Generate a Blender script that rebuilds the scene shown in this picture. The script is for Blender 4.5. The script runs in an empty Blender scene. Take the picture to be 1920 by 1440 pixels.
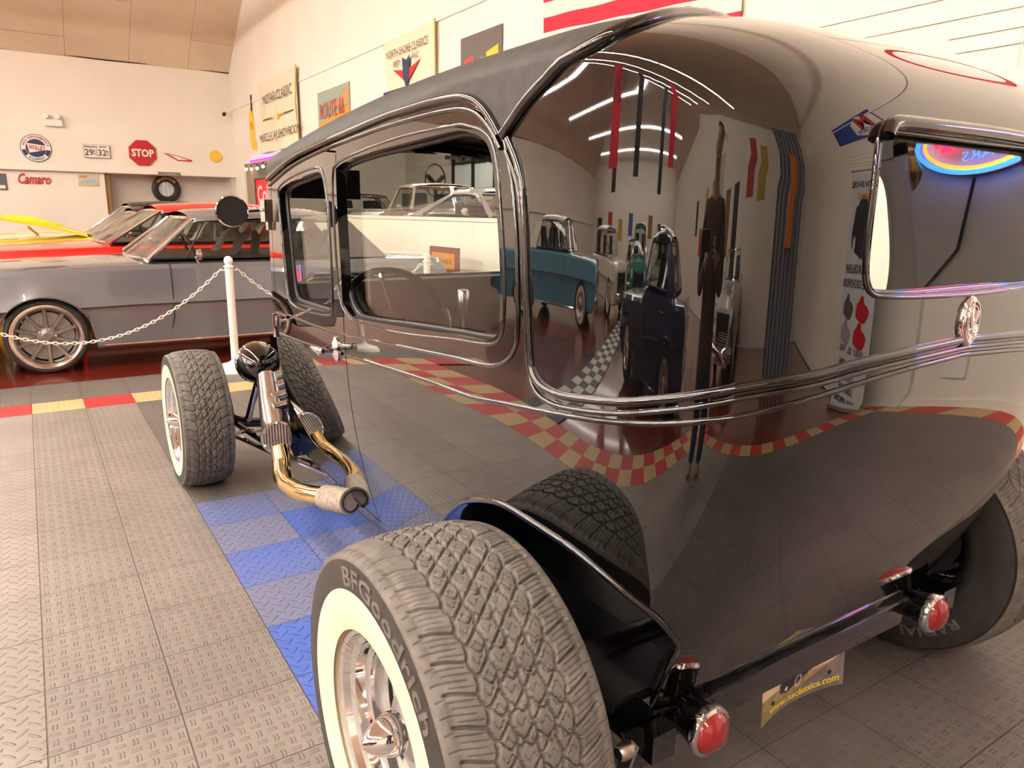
import bpy, bmesh, math, random
import numpy as np
from mathutils import Vector, Matrix
from mathutils.geometry import delaunay_2d_cdt
random.seed(7); PI = math.pi
sc = bpy.context.scene
C = sc.collection

# ------------------------------------------------------------ camera, world, exposure
def camera():
    f, yaw, pitch, roll = 1375.05, .57867, .22808, .01378
    F = Vector((math.sin(yaw)*math.cos(pitch), math.cos(yaw)*math.cos(pitch), -math.sin(pitch)))
    r = Vector((math.cos(yaw), -math.sin(yaw), 0)); u = r.cross(F)
    r2 = math.cos(roll)*r + math.sin(roll)*u; u2 = -math.sin(roll)*r + math.cos(roll)*u
    cd = bpy.data.cameras.new('camera'); o = bpy.data.objects.new('camera', cd); C.objects.link(o)
    cd.sensor_width = 36; cd.lens = f*36/1920; cd.clip_start = .05; cd.clip_end = 200
    M = Matrix((r2, u2, -F)).transposed().to_4x4(); M.translation = (.0986, -1.9068, 1.3162)
    o.matrix_world = M; sc.camera = o
camera()
w = bpy.data.worlds.new('world'); sc.world = w; w.use_nodes = True
w.node_tree.nodes['Background'].inputs[0].default_value = (1, .95, .88, 1)
w.node_tree.nodes['Background'].inputs[1].default_value = .3
sc.view_settings.view_transform = 'Standard'; sc.view_settings.look = 'None'
sc.view_settings.gamma = 1; sc.view_settings.use_curve_mapping = False
sc.view_settings.exposure = 0.9
sc.cycles.use_denoising = True; sc.cycles.adaptive_threshold = .03
sc.cycles.max_bounces = 6; sc.cycles.diffuse_bounces = 3; sc.cycles.glossy_bounces = 4; sc.cycles.transparent_max_bounces = 10
sc.cycles.sample_clamp_indirect = 6; sc.cycles.caustics_reflective = False; sc.cycles.caustics_refractive = False
LIGHT_POWER = 72.0
LIGHT_COL = (1, .92, .82)

# ------------------------------------------------------------ helpers
class MB:
    def __init__(s): s.v = []; s.f = []
    def add(s, vs, fs):
        n = len(s.v); s.v += [tuple(map(float, p)) for p in vs]; s.f += [tuple(n+i for i in q) for q in fs]; return s
    def box(s, lo, hi, M=None):
        x0,y0,z0 = lo; x1,y1,z1 = hi
        v = [Vector(p) for p in ((x0,y0,z0),(x1,y0,z0),(x1,y1,z0),(x0,y1,z0),(x0,y0,z1),(x1,y0,z1),(x1,y1,z1),(x0,y1,z1))]
        if M is not None: v = [M @ p for p in v]
        return s.add(v, [(3,2,1,0),(4,5,6,7),(0,1,5,4),(1,2,6,5),(2,3,7,6),(3,0,4,7)])
    def grid(s, P, cu=False, cv=False, flip=False):
        P = np.asarray(P, float); n, m = P.shape[:2]; b = len(s.v)
        s.v += [tuple(p) for p in P.reshape(-1, 3).tolist()]
        for i in range(n if cu else n-1):
            for j in range(m if cv else m-1):
                q = (b+i*m+j, b+((i+1) % n)*m+j, b+((i+1) % n)*m+(j+1) % m, b+i*m+(j+1) % m)
                s.f.append(q[::-1] if flip else q)
        return s
    def tube(s, pts, r, n=8, closed=False, cap=True, flat=None):
        pts = [Vector(p) for p in pts]; N = len(pts); rings = []; up = None
        for i, p in enumerate(pts):
            if closed: t = pts[(i+1) % N]-pts[i-1]
            else: t = pts[min(i+1, N-1)]-pts[max(i-1, 0)]
            t.normalize()
            if up is None:
                up = Vector((0,0,1)) if abs(t.z) < .9 else Vector((0,1,0))
            a = t.cross(up)
            if a.length < 1e-6: a = t.orthogonal()
            a.normalize(); up = a.cross(t).normalized()
            rr = r[i] if hasattr(r, '__len__') else r
            rings.append([p + a*math.cos(2*PI*k/n)*rr + up*math.sin(2*PI*k/n)*rr*(flat or 1) for k in range(n)])
        b = len(s.v); s.grid([[tuple(q) for q in R] for R in rings], cu=closed, cv=True)
        if cap and not closed:
            s.f.append(tuple(b+k for k in range(n))); s.f.append(tuple(b+(N-1)*n+k for k in reversed(range(n))))
        return s
    def lathe(s, prof, o=(0,0,0), axis=(0,0,1), n=32, cap=False):
        ax = Vector(axis).normalized(); a = ax.orthogonal().normalized(); b = ax.cross(a); o = Vector(o)
        P = [[tuple(o + ax*h + (a*math.cos(2*PI*k/n) + b*math.sin(2*PI*k/n))*r) for k in range(n)] for r, h in prof]
        st = len(s.v); s.grid(P, cv=True)
        if cap:
            s.f.append(tuple(st+k for k in range(n))); s.f.append(tuple(st+(len(prof)-1)*n+k for k in reversed(range(n))))
        return s
    def prism(s, poly, o, ux, uy, d):
        """polygon in the plane (o; ux, uy), thickness vector d"""
        o, ux, uy, d = map(Vector, (o, ux, uy, d)); n = len(poly)
        v = [o+ux*x+uy*y for x, y in poly]; v += [p+d for p in v]
        return s.add(v, [tuple(range(n)), tuple(range(2*n-1, n-1, -1))] + [(i, i+n, (i+1) % n+n, (i+1) % n) for i in range(n)])
    def ball(s, c, r, n=12, sc_=(1,1,1)):
        P = [[(c[0]+r*sc_[0]*math.sin(a)*math.cos(b), c[1]+r*sc_[1]*math.sin(a)*math.sin(b), c[2]+r*sc_[2]*math.cos(a))
              for b in [2*PI*k/n for k in range(n)]] for a in [.001+(PI-.002)*i/(n//2+2) for i in range(n//2+3)]]
        return s.grid(P, cv=True)

def mesh_of(name, mb):
    m = bpy.data.meshes.new(name); m.from_pydata(mb.v, [], mb.f); return m
def link(name, m, mat=None, parent=None, world=True, smooth=True, ang=35):
    o = bpy.data.objects.new(name, m); C.objects.link(o)
    if mat is not None and m is not None and not len(m.materials): m.materials.append(mat)
    if parent is not None:
        o.parent = parent
        if world: o.matrix_parent_inverse = parent.matrix_world.inverted() if parent.type != 'EMPTY' else (Matrix.LocRotScale(parent.location, parent.rotation_euler, None)).inverted()
    if smooth and m is not None:
        m.polygons.foreach_set('use_smooth', [True]*len(m.polygons))
        try: m.set_sharp_from_angle(angle=math.radians(ang))
        except Exception: pass
    return o
def obj(name, mb, mat, parent=None, world=True, smooth=True, ang=35):
    """one mesh object; with world=True coordinates are world ones even under a parent"""
    if parent is not None and world and parent.parent is not None:
        # sub-part: the parent's own mesh already lives in world coordinates
        o = link(name, mesh_of(name, mb), mat, None, smooth=smooth, ang=ang); o.parent = parent
        return o
    if parent is not None and world and parent.type == 'MESH':
        o = link(name, mesh_of(name, mb), mat, None, smooth=smooth, ang=ang); o.parent = parent
        return o
    return link(name, mesh_of(name, mb), mat, parent, world, smooth, ang)
def tag(o, label=None, cat=None, group=None, kind=None):
    for k, v_ in (('label', label), ('category', cat), ('group', group), ('kind', kind)):
        if v_: o[k] = v_
    return o
def thing(name, label, cat, loc=(0,0,0), rz=0, group=None):
    o = bpy.data.objects.new(name, None); C.objects.link(o); o.location = loc; o.rotation_euler = (0,0,rz)
    o.empty_display_size = .1
    return tag(o, label, cat, group)
def struct(name, mb, mat, smooth=False): return tag(obj(name, mb, mat, smooth=smooth), kind='structure')
def copy_tree(o, parent=None):
    c = o.copy(); C.objects.link(c); c.parent = parent
    for ch in o.children: copy_tree(ch, c)
    return c

# ------------------------------------------------------------ materials
def mat(name, col, rough=.5, metal=0, spec=.5, coat=0, coat_r=.03, emit=None, es=0, trans=0, ior=1.45, alpha=1, sheen=0):
    m = bpy.data.materials.new(name); m.use_nodes = True; b = m.node_tree.nodes['Principled BSDF']; I = b.inputs
    I['Base Color'].default_value = (*col, 1); I['Roughness'].default_value = rough; I['Metallic'].default_value = metal
    I['Specular IOR Level'].default_value = spec; I['Coat Weight'].default_value = coat; I['Coat Roughness'].default_value = coat_r
    I['IOR'].default_value = ior; I['Transmission Weight'].default_value = trans; I['Alpha'].default_value = alpha
    if emit: I['Emission Color'].default_value = (*emit, 1); I['Emission Strength'].default_value = es
    return m
class NX:
    """tiny expression helper over math nodes"""
    def __init__(s, nt, sock): s.nt = nt; s.s = sock
    def op(s, o, *a, clamp=False):
        n = s.nt.nodes.new('ShaderNodeMath'); n.operation = o; n.use_clamp = clamp
        for i, x in enumerate((s,)+a):
            if isinstance(x, NX): s.nt.links.new(x.s, n.inputs[i])
            else: n.inputs[i].default_value = x
        return NX(s.nt, n.outputs[0])
    def __add__(s, o): return s.op('ADD', o)
    def __sub__(s, o): return s.op('SUBTRACT', o)
    def __mul__(s, o): return s.op('MULTIPLY', o)
    def __truediv__(s, o): return s.op('DIVIDE', o)
    def fl(s): return s.op('FLOOR')
    def fr(s): return s.op('FRACT')
    def ab(s): return s.op('ABSOLUTE')
    def mod(s, k): return s.op('FLOORED_MODULO', k)
    def mx(s, o): return s.op('MAXIMUM', o)
    def mn(s, o): return s.op('MINIMUM', o)
    def lt(s, k): return s.op('LESS_THAN', k)
    def gt(s, k): return s.op('GREATER_THAN', k)
    def ss(s, a, b):
        n = s.nt.nodes.new('ShaderNodeMapRange'); n.interpolation_type = 'SMOOTHSTEP'
        s.nt.links.new(s.s, n.inputs[0]); n.inputs[1].default_value = a; n.inputs[2].default_value = b
        return NX(s.nt, n.outputs[0])
def coords(m, kind='Object'):
    nt = m.node_tree; t = nt.nodes.new('ShaderNodeTexCoord'); sp = nt.nodes.new('ShaderNodeSeparateXYZ')
    nt.links.new(t.outputs[kind], sp.inputs[0])
    return nt, NX(nt, sp.outputs[0]), NX(nt, sp.outputs[1]), NX(nt, sp.outputs[2]), t.outputs[kind]
def noise(nt, vec, scale, detail=4, rough=.6):
    n = nt.nodes.new('ShaderNodeTexNoise'); n.inputs['Scale'].default_value = scale; n.inputs['Detail'].default_value = detail
    n.inputs['Roughness'].default_value = rough; nt.links.new(vec, n.inputs['Vector']); return NX(nt, n.outputs['Fac'])
def mixc(nt, f, a, b):
    n = nt.nodes.new('ShaderNodeMix'); n.data_type = 'RGBA'; nt.links.new(f.s, n.inputs[0])
    for i, x in ((6, a), (7, b)):
        if isinstance(x, tuple): n.inputs[i].default_value = (*x, 1)
        else: nt.links.new(x, n.inputs[i])
    return n.outputs[2]
def setbump(m, h, strength=1, dist=.002):
    nt = m.node_tree; b = nt.nodes.new('ShaderNodeBump'); b.inputs['Strength'].default_value = strength; b.inputs['Distance'].default_value = dist
    nt.links.new(h.s, b.inputs['Height']); nt.links.new(b.outputs[0], nt.nodes['Principled BSDF'].inputs['Normal'])
def setcol(m, sock): m.node_tree.links.new(sock, m.node_tree.nodes['Principled BSDF'].inputs['Base Color'])
def setrough(m, x): m.node_tree.links.new(x.s, m.node_tree.nodes['Principled BSDF'].inputs['Roughness'])
def noisy(name, c1, c2, scale=8, rough=.6, bump=0, **k):
    m = mat(name, c1, rough, **k); nt, x, y, z, v = coords(m); n = noise(nt, v, scale)
    setcol(m, mixc(nt, n.ss(.35, .65), c1, c2))
    if bump: setbump(m, noise(nt, v, scale*12), .3, bump)
    return m

M = {}
M['paint'] = mat('black_paint', (.0025,.0025,.0025), .02, spec=.5, ior=1.5, coat=1, coat_r=.01)
M['paint'].node_tree.nodes['Principled BSDF'].inputs['Coat IOR'].default_value = 1.58
M['black_inner'] = mat('black_interior', (.008,.008,.008), .45)
M['satin'] = mat('satin_black', (.012,.011,.011), .35)
M['chrome'] = mat('chrome', (.86,.86,.87), .06, metal=1)
M['nickel'] = mat('brushed_nickel', (.62,.58,.54), .3, metal=1)
M['alu'] = noisy('polished_aluminium', (.75,.75,.76), (.6,.6,.62), 12, .2, metal=1)
M['cast'] = noisy('cast_aluminium', (.42,.4,.37), (.33,.31,.29), 30, .45, metal=.7)
M['gold'] = mat('heat_blued_chrome', (.85,.62,.3), .1, metal=1)
M['wrap'] = noisy('exhaust_wrap', (.42,.36,.29), (.3,.25,.2), 60, .95)
def fabric_mat():
    m = mat('roof_vinyl', (.035,.033,.032), .62, spec=.4); nt, x, y, z, v = coords(m)
    n = noise(nt, v, 260, 3); setbump(m, n, .6, .0008)
    setcol(m, mixc(nt, noise(nt, v, 30).ss(.3, .7), (.034,.031,.030), (.052,.048,.046))); return m
M['vinyl'] = fabric_mat()
def rubber_mat():
    m = mat('tyre_rubber', (.04,.037,.034), .6, spec=.35); nt, x, y, z, v = coords(m)
    n = noise(nt, v, 22, 5); setcol(m, mixc(nt, n.ss(.3, .75), (.125,.11,.098), (.20,.178,.157)))
    setbump(m, noise(nt, v, 500, 2), .15, .0004); return m
M['rubber'] = rubber_mat()
M['rubber_side'] = noisy('sidewall_rubber', (.03,.027,.025), (.042,.038,.035), 20, .5)
M['white_rubber'] = noisy('whitewall_rubber', (.8,.68,.5), (.86,.75,.57), 6, .5)
M['red_lens'] = mat('red_lens', (.33,.006,.010), .12, spec=.8, coat=1)
M['amber'] = mat('brass_bolt', (.6,.5,.3), .3, metal=1)

def glass(name, tint=(.8,.93,.86), refl_ior=1.5, a=.16):
    m = bpy.data.materials.new(name); m.use_nodes = True; nt = m.node_tree; nt.nodes.clear()
    o = nt.nodes.new('ShaderNodeOutputMaterial'); mx = nt.nodes.new('ShaderNodeMixShader')
    t = nt.nodes.new('ShaderNodeBsdfTransparent'); t.inputs[0].default_value = (*tint, 1)
    g = nt.nodes.new('ShaderNodeBsdfGlossy'); g.inputs['Roughness'].default_value = .01
    ge = nt.nodes.new('ShaderNodeNewGeometry'); dt = nt.nodes.new('ShaderNodeVectorMath'); dt.operation = 'DOT_PRODUCT'
    nt.links.new(ge.outputs['Normal'], dt.inputs[0]); nt.links.new(ge.outputs['Incoming'], dt.inputs[1])
    c_ = NX(nt, dt.outputs['Value']).ab(); r0 = ((refl_ior-1)/(refl_ior+1))**2
    F_ = (c_*-1.0+1.0).op('POWER', 5.0)*(1-r0)+r0
    nt.links.new(F_.s, mx.inputs[0]); nt.links.new(t.outputs[0], mx.inputs[1]); nt.links.new(g.outputs[0], mx.inputs[2])
    nt.links.new(mx.outputs[0], o.inputs[0]); return m
M['glass'] = glass('window_glass', (.955,.99,.965), 1.5)
M['glass_clear'] = glass('car_window_glass', (.90,.93,.91), 1.5)
M['glass_dark'] = mat('dark_glass', (.012,.014,.015), .03, spec=.9, coat=1)

# floor tile patterns -----------------------------------------------------------
T = .3048
def bar(a, b, off, L, Wd):
    q = (a/L)*(a/L) + ((b-off)/Wd)*((b-off)/Wd); return q.op('MULTIPLY', 1).ss(1.15, .35)
def tile_mat(name, c1, c2, pattern, rough=.42, dust=None):
    m = mat(name, c1, rough, spec=.45); nt, x, y, z, v = coords(m)
    nx_, ny_ = x/T, y/T
    ex = (nx_.fr()-.5).ab(); ey = (ny_.fr()-.5).ab(); edge = ex.mx(ey).ss(.4925, .4965)
    if pattern == 'five': cell = T/9
    else: cell = T/8
    if pattern == 'five':
        px_, py_ = x/cell, y/cell
    else:
        px_, py_ = (x+y)*.7071/cell, (y-x)*.7071/cell
    par = (px_.fl()+py_.fl()).mod(2.0).gt(.5)
    fx, fy = px_.fr()-.5, py_.fr()-.5
    a = fx+(fy-fx)*par; b = fy+(fx-fy)*par
    if pattern == 'five': h = bar(a, b, .13, .40, .085).mx(bar(a, b, -.13, .40, .085))
    else: h = bar(a, b, 0, .56, .12)
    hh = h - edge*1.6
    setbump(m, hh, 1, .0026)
    n1 = noise(nt, v, 1.3, 5); n2 = noise(nt, v, 9, 6)
    base = mixc(nt, (n1*.6+n2*.4).ss(.38, .62), c1, c2)
    # per-tile tone
    tn = nt.nodes.new('ShaderNodeTexWhiteNoise'); cb = nt.nodes.new('ShaderNodeCombineXYZ')
    nt.links.new(nx_.fl().s, cb.inputs[0]); nt.links.new(ny_.fl().s, cb.inputs[1]); nt.links.new(cb.outputs[0], tn.inputs[0])
    tone = NX(nt, tn.outputs[0])
    if dust: base = mixc(nt, (tone*.75+n1*.5).ss(.5, .95), base, dust)
    else: base = mixc(nt, tone*.25, base, tuple(c*.75 for c in c1))
    bar_shade = h*(h*-1.0+1.0)*2.2; base = mixc(nt, bar_shade.op('MINIMUM', .55), base, tuple(c*.45 for c in c1))  # bar edges darkened: relief shade put into the colour where the bump reads faint
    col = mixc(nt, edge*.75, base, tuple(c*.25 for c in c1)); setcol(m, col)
    r = n2*.2+(rough-.1); setrough(m, r)
    return m
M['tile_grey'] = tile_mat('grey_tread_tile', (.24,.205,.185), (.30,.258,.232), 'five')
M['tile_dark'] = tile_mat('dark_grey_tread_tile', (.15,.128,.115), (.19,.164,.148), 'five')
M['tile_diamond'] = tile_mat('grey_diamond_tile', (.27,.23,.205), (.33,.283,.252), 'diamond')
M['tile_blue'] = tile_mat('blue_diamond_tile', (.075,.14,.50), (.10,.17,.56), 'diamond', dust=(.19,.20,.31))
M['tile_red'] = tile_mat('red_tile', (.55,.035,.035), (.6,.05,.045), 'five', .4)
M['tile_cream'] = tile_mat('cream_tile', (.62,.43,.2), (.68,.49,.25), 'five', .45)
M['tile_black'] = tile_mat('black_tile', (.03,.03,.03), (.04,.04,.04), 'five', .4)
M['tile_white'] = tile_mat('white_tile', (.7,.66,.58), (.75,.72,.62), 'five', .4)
def epoxy():
    m = mat('red_epoxy', (.15,.015,.01), .2, spec=.6, coat=.6, coat_r=.08); nt, x, y, z, v = coords(m)
    n = noise(nt, v, 180, 2); n2 = noise(nt, v, 2.2, 5)
    c = mixc(nt, n2.ss(.3, .7), (.13,.013,.008), (.20,.022,.012)); c = mixc(nt, n.ss(.71, .77), c, (.75,.5,.4)); setcol(m, c); return m
M['epoxy'] = epoxy()
def wall_mat(name, c1, c2):
    m = mat(name, c1, .75, spec=.3); nt, x, y, z, v = coords(m); n = noise(nt, v, 1.1, 6)
    setcol(m, mixc(nt, n.ss(.3, .7), c1, c2)); setbump(m, noise(nt, v, 60, 3), .1, .001); return m
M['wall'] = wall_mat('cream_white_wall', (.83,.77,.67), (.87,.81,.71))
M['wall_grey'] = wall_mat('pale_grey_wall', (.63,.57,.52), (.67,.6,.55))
M['trimw'] = wall_mat('white_trim', (.8,.75,.66), (.84,.79,.7))
def ceiling_mat():
    m = mat('tan_ceiling', (.62,.5,.36), .8); nt, x, y, z, v = coords(m)
    e = ((x/1.22).fr()-.5).ab().ss(.493, .497); e2 = ((y/2.44+(x/1.22).fl()*.37).fr()-.5).ab().ss(.4965, .498)
    n = noise(nt, v, .6, 5); n2 = noise(nt, v, 6, 6)
    c = mixc(nt, n.ss(.3, .7), (.70,.57,.42), (.78,.66,.50)); c = mixc(nt, n2.ss(.62, .72)*.25, c, (.42,.3,.18))
    c = mixc(nt, e.mx(e2)*.6, c, (.3,.2,.12)); setcol(m, c); setbump(m, e.mx(e2)*-1.0, .5, .004); return m
M['ceiling'] = ceiling_mat()
def flat(name, c, rough=.6, **k):
    if name not in M: M[name] = noisy(name, c, tuple(min(1, v_*1.06) for v_ in c), 5, rough, **k)
    return M[name]
def paint(name, c, metal=0, rough=.25):
    if name not in M:
        m = mat(name, c, rough, metal=metal, spec=.5, coat=1, coat_r=.02); M[name] = m
        nt, x, y, z, v = coords(m); n = noise(nt, v, 900, 1); setcol(m, mixc(nt, n.ss(.45, .6)*(.25 if metal else .04), c, tuple(min(1, v_*1.3+.02) for v_ in c)))
    return M[name]
def glow(name, c, s):
    if name not in M: M[name] = mat(name, c, .4, emit=c, es=s)
    return M[name]

# ------------------------------------------------------------ text
_font = None
def text_mesh(s, size, depth=0, bold=0, shear=0, align='CENTER', space=1):
    cu = bpy.data.curves.new('txt', 'FONT'); cu.body = s; cu.size = size; cu.align_x = align; cu.align_y = 'CENTER'
    cu.extrude = depth; cu.offset = bold; cu.shear = shear; cu.resolution_u = 2; cu.space_character = space
    o = bpy.data.objects.new('txt', cu); C.objects.link(o); dg = bpy.context.evaluated_depsgraph_get()
    dg.update(); me = bpy.data.meshes.new_from_object(o.evaluated_get(dg)); bpy.data.objects.remove(o); bpy.data.curves.remove(cu)
    v = [tuple(p.co) for p in me.vertices]; f = [tuple(p.vertices) for p in me.polygons]; bpy.data.meshes.remove(me)
    return v, f
def put_text(name, s, size, o, ux, uy, mat_, parent=None, off=.004, sx=1, bend=None, **k):
    """text in the plane (o; ux, uy); bend(x, y) -> (x, y) optional"""
    v, f = text_mesh(s, size, **k); ux, uy, o = Vector(ux), Vector(uy), Vector(o); n = ux.cross(uy).normalized()
    mb = MB(); P = []
    for x, y, z in v:
        x *= sx
        if bend: x, y = bend(x, y)
        P.append(o+ux*x+uy*y+n*(off+z))
    mb.add(P, f); return obj(name, mb, mat_, parent, smooth=False)
def arc_bend(R, th0=0, inner=False):
    """wraps text round a circle of radius R; th0 = clock angle of the middle (0 = top)"""
    def b(x, y):
        if not inner: a = th0 + x/R; return (math.sin(a)*(R+y), math.cos(a)*(R+y))
        a = th0 - x/R; return (math.sin(a)*(R-y), math.cos(a)*(R-y))
    return b

# ============================================================ THE BLACK SEDAN
XC, YS, YF, ZB = 1.53, -.55, .97, .37
_p = [0.6835, -1.2425, 4.9657, 1.7006, 0.1, -0.18, 1.5643, -0.10, 1.3141, 1.99, 2.7651, 2.357, 0.0217, 0.0121, 0.1019, 1.7059]
def _surf(c, s, V):
    W, yr, m, zr0, zr1, zr2, zt0, zt1, ztr, ns, nr, tr, wf, tum, t0, pr = _p
    sg = s/(YF-YS); cx = np.clip(np.cos(c), 1e-9, 1)**(2/m); sy = np.clip(np.sin(c), 0, 1)**(2/m); rr = np.sin(c)**2
    Dx = (W-wf*sg**2.2)*cx; Dy = -(YS-yr)*sy
    zt = (zt0+zt1*sg)*(1-rr)+ztr*rr; n = ns*(1-rr)+nr*rr; zr = zr0+zr1*sg+zr2*sg**2
    zb = .333*(1-rr)+ZB*rr; z = zb+(zt-zb)*np.minimum(V, 1)
    t = t0*(np.clip(1.02-z, 0, None)/.687)**(2.2+(pr-2.2)*rr)*(1+(tr-1)*rr**.7)
    k = 1-t/.68-tum*(np.clip(z-1.0, 0, None)/.45)**2
    a = np.clip(V-1, 0, 1)*PI/2
    k2 = k*np.clip(np.cos(a), 1e-9, 1)**(2/n); z2 = z+(zr-z)*np.clip(np.sin(a), 0, 1)**(2/n)
    k = np.where(V > 1, k2, k); z = np.where(V > 1, z2, z)
    return np.stack([XC-Dx*k, YS+s+Dy*k, z], -1)
# arc-length coordinate a along the outline: negative = forward along the side, positive = round the corner to the rear centre
_w = np.linspace(0, 1, 6001); _c = PI/2*_w**3/(_w**3+(1-_w)**3)
_q = _surf(_c, 0*_c, 0*_c+.6); _A = np.concatenate([[0], np.cumsum(np.linalg.norm(np.diff(_q, axis=0), axis=1))]); AEND = float(_A[-1])
BV = 1.2
def PA(a, b):
    a = np.asarray(a, float); b = np.asarray(b, float)
    aa = np.where(a > AEND, 2*AEND-a, a)
    wq = np.interp(np.clip(aa, 0, None), _A, _w); c = PI/2*wq**3/(wq**3+(1-wq)**3)
    X = _surf(c, -np.minimum(aa, 0), np.where(b < BV, b/BV, 1+(b-BV)/.8))
    X[..., 0] = np.where(a > AEND, 2*XC-X[..., 0], X[..., 0]); return X
def NA(a, b):
    h = .004
    da = PA(a+h, b)-PA(a-h, b); db = PA(a, np.minimum(b+h, BV+.8))-PA(a, b-h); n = np.cross(da, db)
    n /= np.maximum(np.linalg.norm(n, axis=-1, keepdims=True), 1e-9)
    X = PA(a, b); out = X-np.array([XC, YS+.2, 1.0]); out[..., 1] = np.where(np.asarray(a) < 0, 0, out[..., 1])
    s = np.sign((n*out).sum(-1, keepdims=True)); n = n*np.where(s == 0, 1, s)
    return n
def UV(L):
    r = []
    for u, v in L:
        if u < 0: v *= (1.2313+.0557*u/1.52)/(1.2313+.10*u/1.52)
        a = u if u <= 0 else float(np.interp(PI/2*u, _c, _A)); r.append((a, v*BV if v <= 1 else BV+(v-1)*.8))
    return r
def dense(L, step=.02, closed=False, smooth=2):
    """Chaikin-rounded and resampled polyline in (a, b)"""
    P = [np.array(p, float) for p in L]
    for _ in range(smooth):
        Q = []; n = len(P)
        for i in range(n if closed else n-1):
            p, q = P[i], P[(i+1) % n]; Q += [p*.75+q*.25, p*.25+q*.75]
        if not closed: Q = [P[0]]+Q+[P[-1]]
        P = Q
    out = []; n = len(P)
    for i in range(n if closed else n-1):
        p, q = P[i], P[(i+1) % n]; k = max(1, int(np.linalg.norm(q-p)/step))
        out += [p+(q-p)*j/k for j in range(k)]
    if not closed: out.append(P[-1])
    res = [out[0]]
    for p in out[1:]:
        if np.linalg.norm(p-res[-1]) > step*.3: res.append(p)
    return [tuple(p) for p in res]
qwin = UV([(-.735,.931),(-.04,.933),(.0,.930),(.004,.915),(.009,.881),(.014,.788),(.018,.704),(.018,.622),(.012,.601),(.002,.594),(-.118,.588),(-.592,.568),(-.652,.577),(-.712,.606),(-.727,.664),(-.745,.795),(-.756,.885)])
dwin = UV([(-1.345,.901),(-.91,.921),(-.862,.908),(-.832,.852),(-.812,.749),(-.803,.631),(-.804,.585),(-.824,.564),(-1.032,.563),(-1.228,.564),(-1.275,.58),(-1.292,.635),(-1.32,.761),(-1.355,.868)])
arch = UV([(-.138,.209),(-.03,.274),(.002,.306),(.018,.326),(.07,.324),(.156,.318),(.229,.301),(.292,.284),(.329,.273),(.421,.247),(.484,.201),(.499,.187),(.491,.167),(.444,.092),(.405,.012)])
arch = [(-.36,-.03),(-.33,.0),(-.24,.13)]+[p for p in arch]+[(arch[-1][0],-.03)]
seam = UV([(.018,.912),(.045,.957),(.102,.995),(.165,1.089),(.226,1.238),(.280,1.35)])
_sa = seam[-1][0]
def seam_b(a):
    lo, hi = BV, BV+.79; yt = -.952+.20*min(1, (a-_sa)/.35)**.8
    for _ in range(40):
        m_ = (lo+hi)/2
        if PA(a, m_)[1] < yt: lo = m_
        else: hi = m_
    return lo
seam += [(a, seam_b(a)) for a in np.linspace(_sa+.05, AEND, 12)]
drip = UV([(-1.49,.93),(-1.188,.969),(-.859,.987),(-.601,.99),(-.389,.993),(-.14,.989),(-.03,.985),(.001,.975),(.005,.955),(.010,.934),(.016,.912)])
belt1 = UV([(-1.291,.52),(-1.02,.517),(-.76,.521),(-.712,.523),(-.119,.547),(.004,.554),(.015,.56),(.029,.576),(.038,.598),(.041,.622),(.039,.715),(.035,.784),(.027,.852),(.018,.908)])
big = UV([(.022,.907),(.033,.876),(.041,.845),(.047,.785),(.051,.716),(.056,.647),(.061,.585),(.068,.565),(.087,.552),(.136,.551),(.269,.574),(.387,.607),(.506,.644),(.644,.693),(.791,.732),(.92,.765),(1,.776)])
low = UV([(-1.5,.445),(-1.058,.455),(-.705,.473),(-.398,.483),(-.156,.49),(.001,.49),(.015,.501),(.136,.522),(.319,.554),(.512,.605),(.763,.689),(.93,.732),(1,.745)])
gap = UV([(-.738,.955),(-.725,.812),(-.705,.687),(-.698,.559),(-.697,.469),(-.697,.31),(-.697,.147),(-.697,.01)])
door_poly = dense(UV([(-1.46,.945),(-1.1,.965),(-.9,.972)]), .03, smooth=0)+dense(gap, .02)+dense([(-.74,.012),(-1.1,.012),(-1.4,.012),(-1.455,.06),(-1.47,.6),(-1.475,.9*BV)], .03, smooth=0)[1:]
RW0 = UV([(.9,1)])[0][0]
rwin = [(RW0-.004,1.0*BV),(RW0-.004,.93*BV),(RW0+.0,.90*BV),(RW0+.014,.879*BV),(RW0+.045,.873*BV),(AEND,.873*BV)]
rwin += [(2*AEND-a, b) for a, b in rwin[-2::-1]]
_tp = [(RW0,BV+.085),(RW0+.014,BV+.122),(RW0+.05,BV+.130)]
rwin += [(2*AEND-a, b) for a, b in _tp]+[(AEND,BV+.131)]+_tp[::-1]

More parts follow.
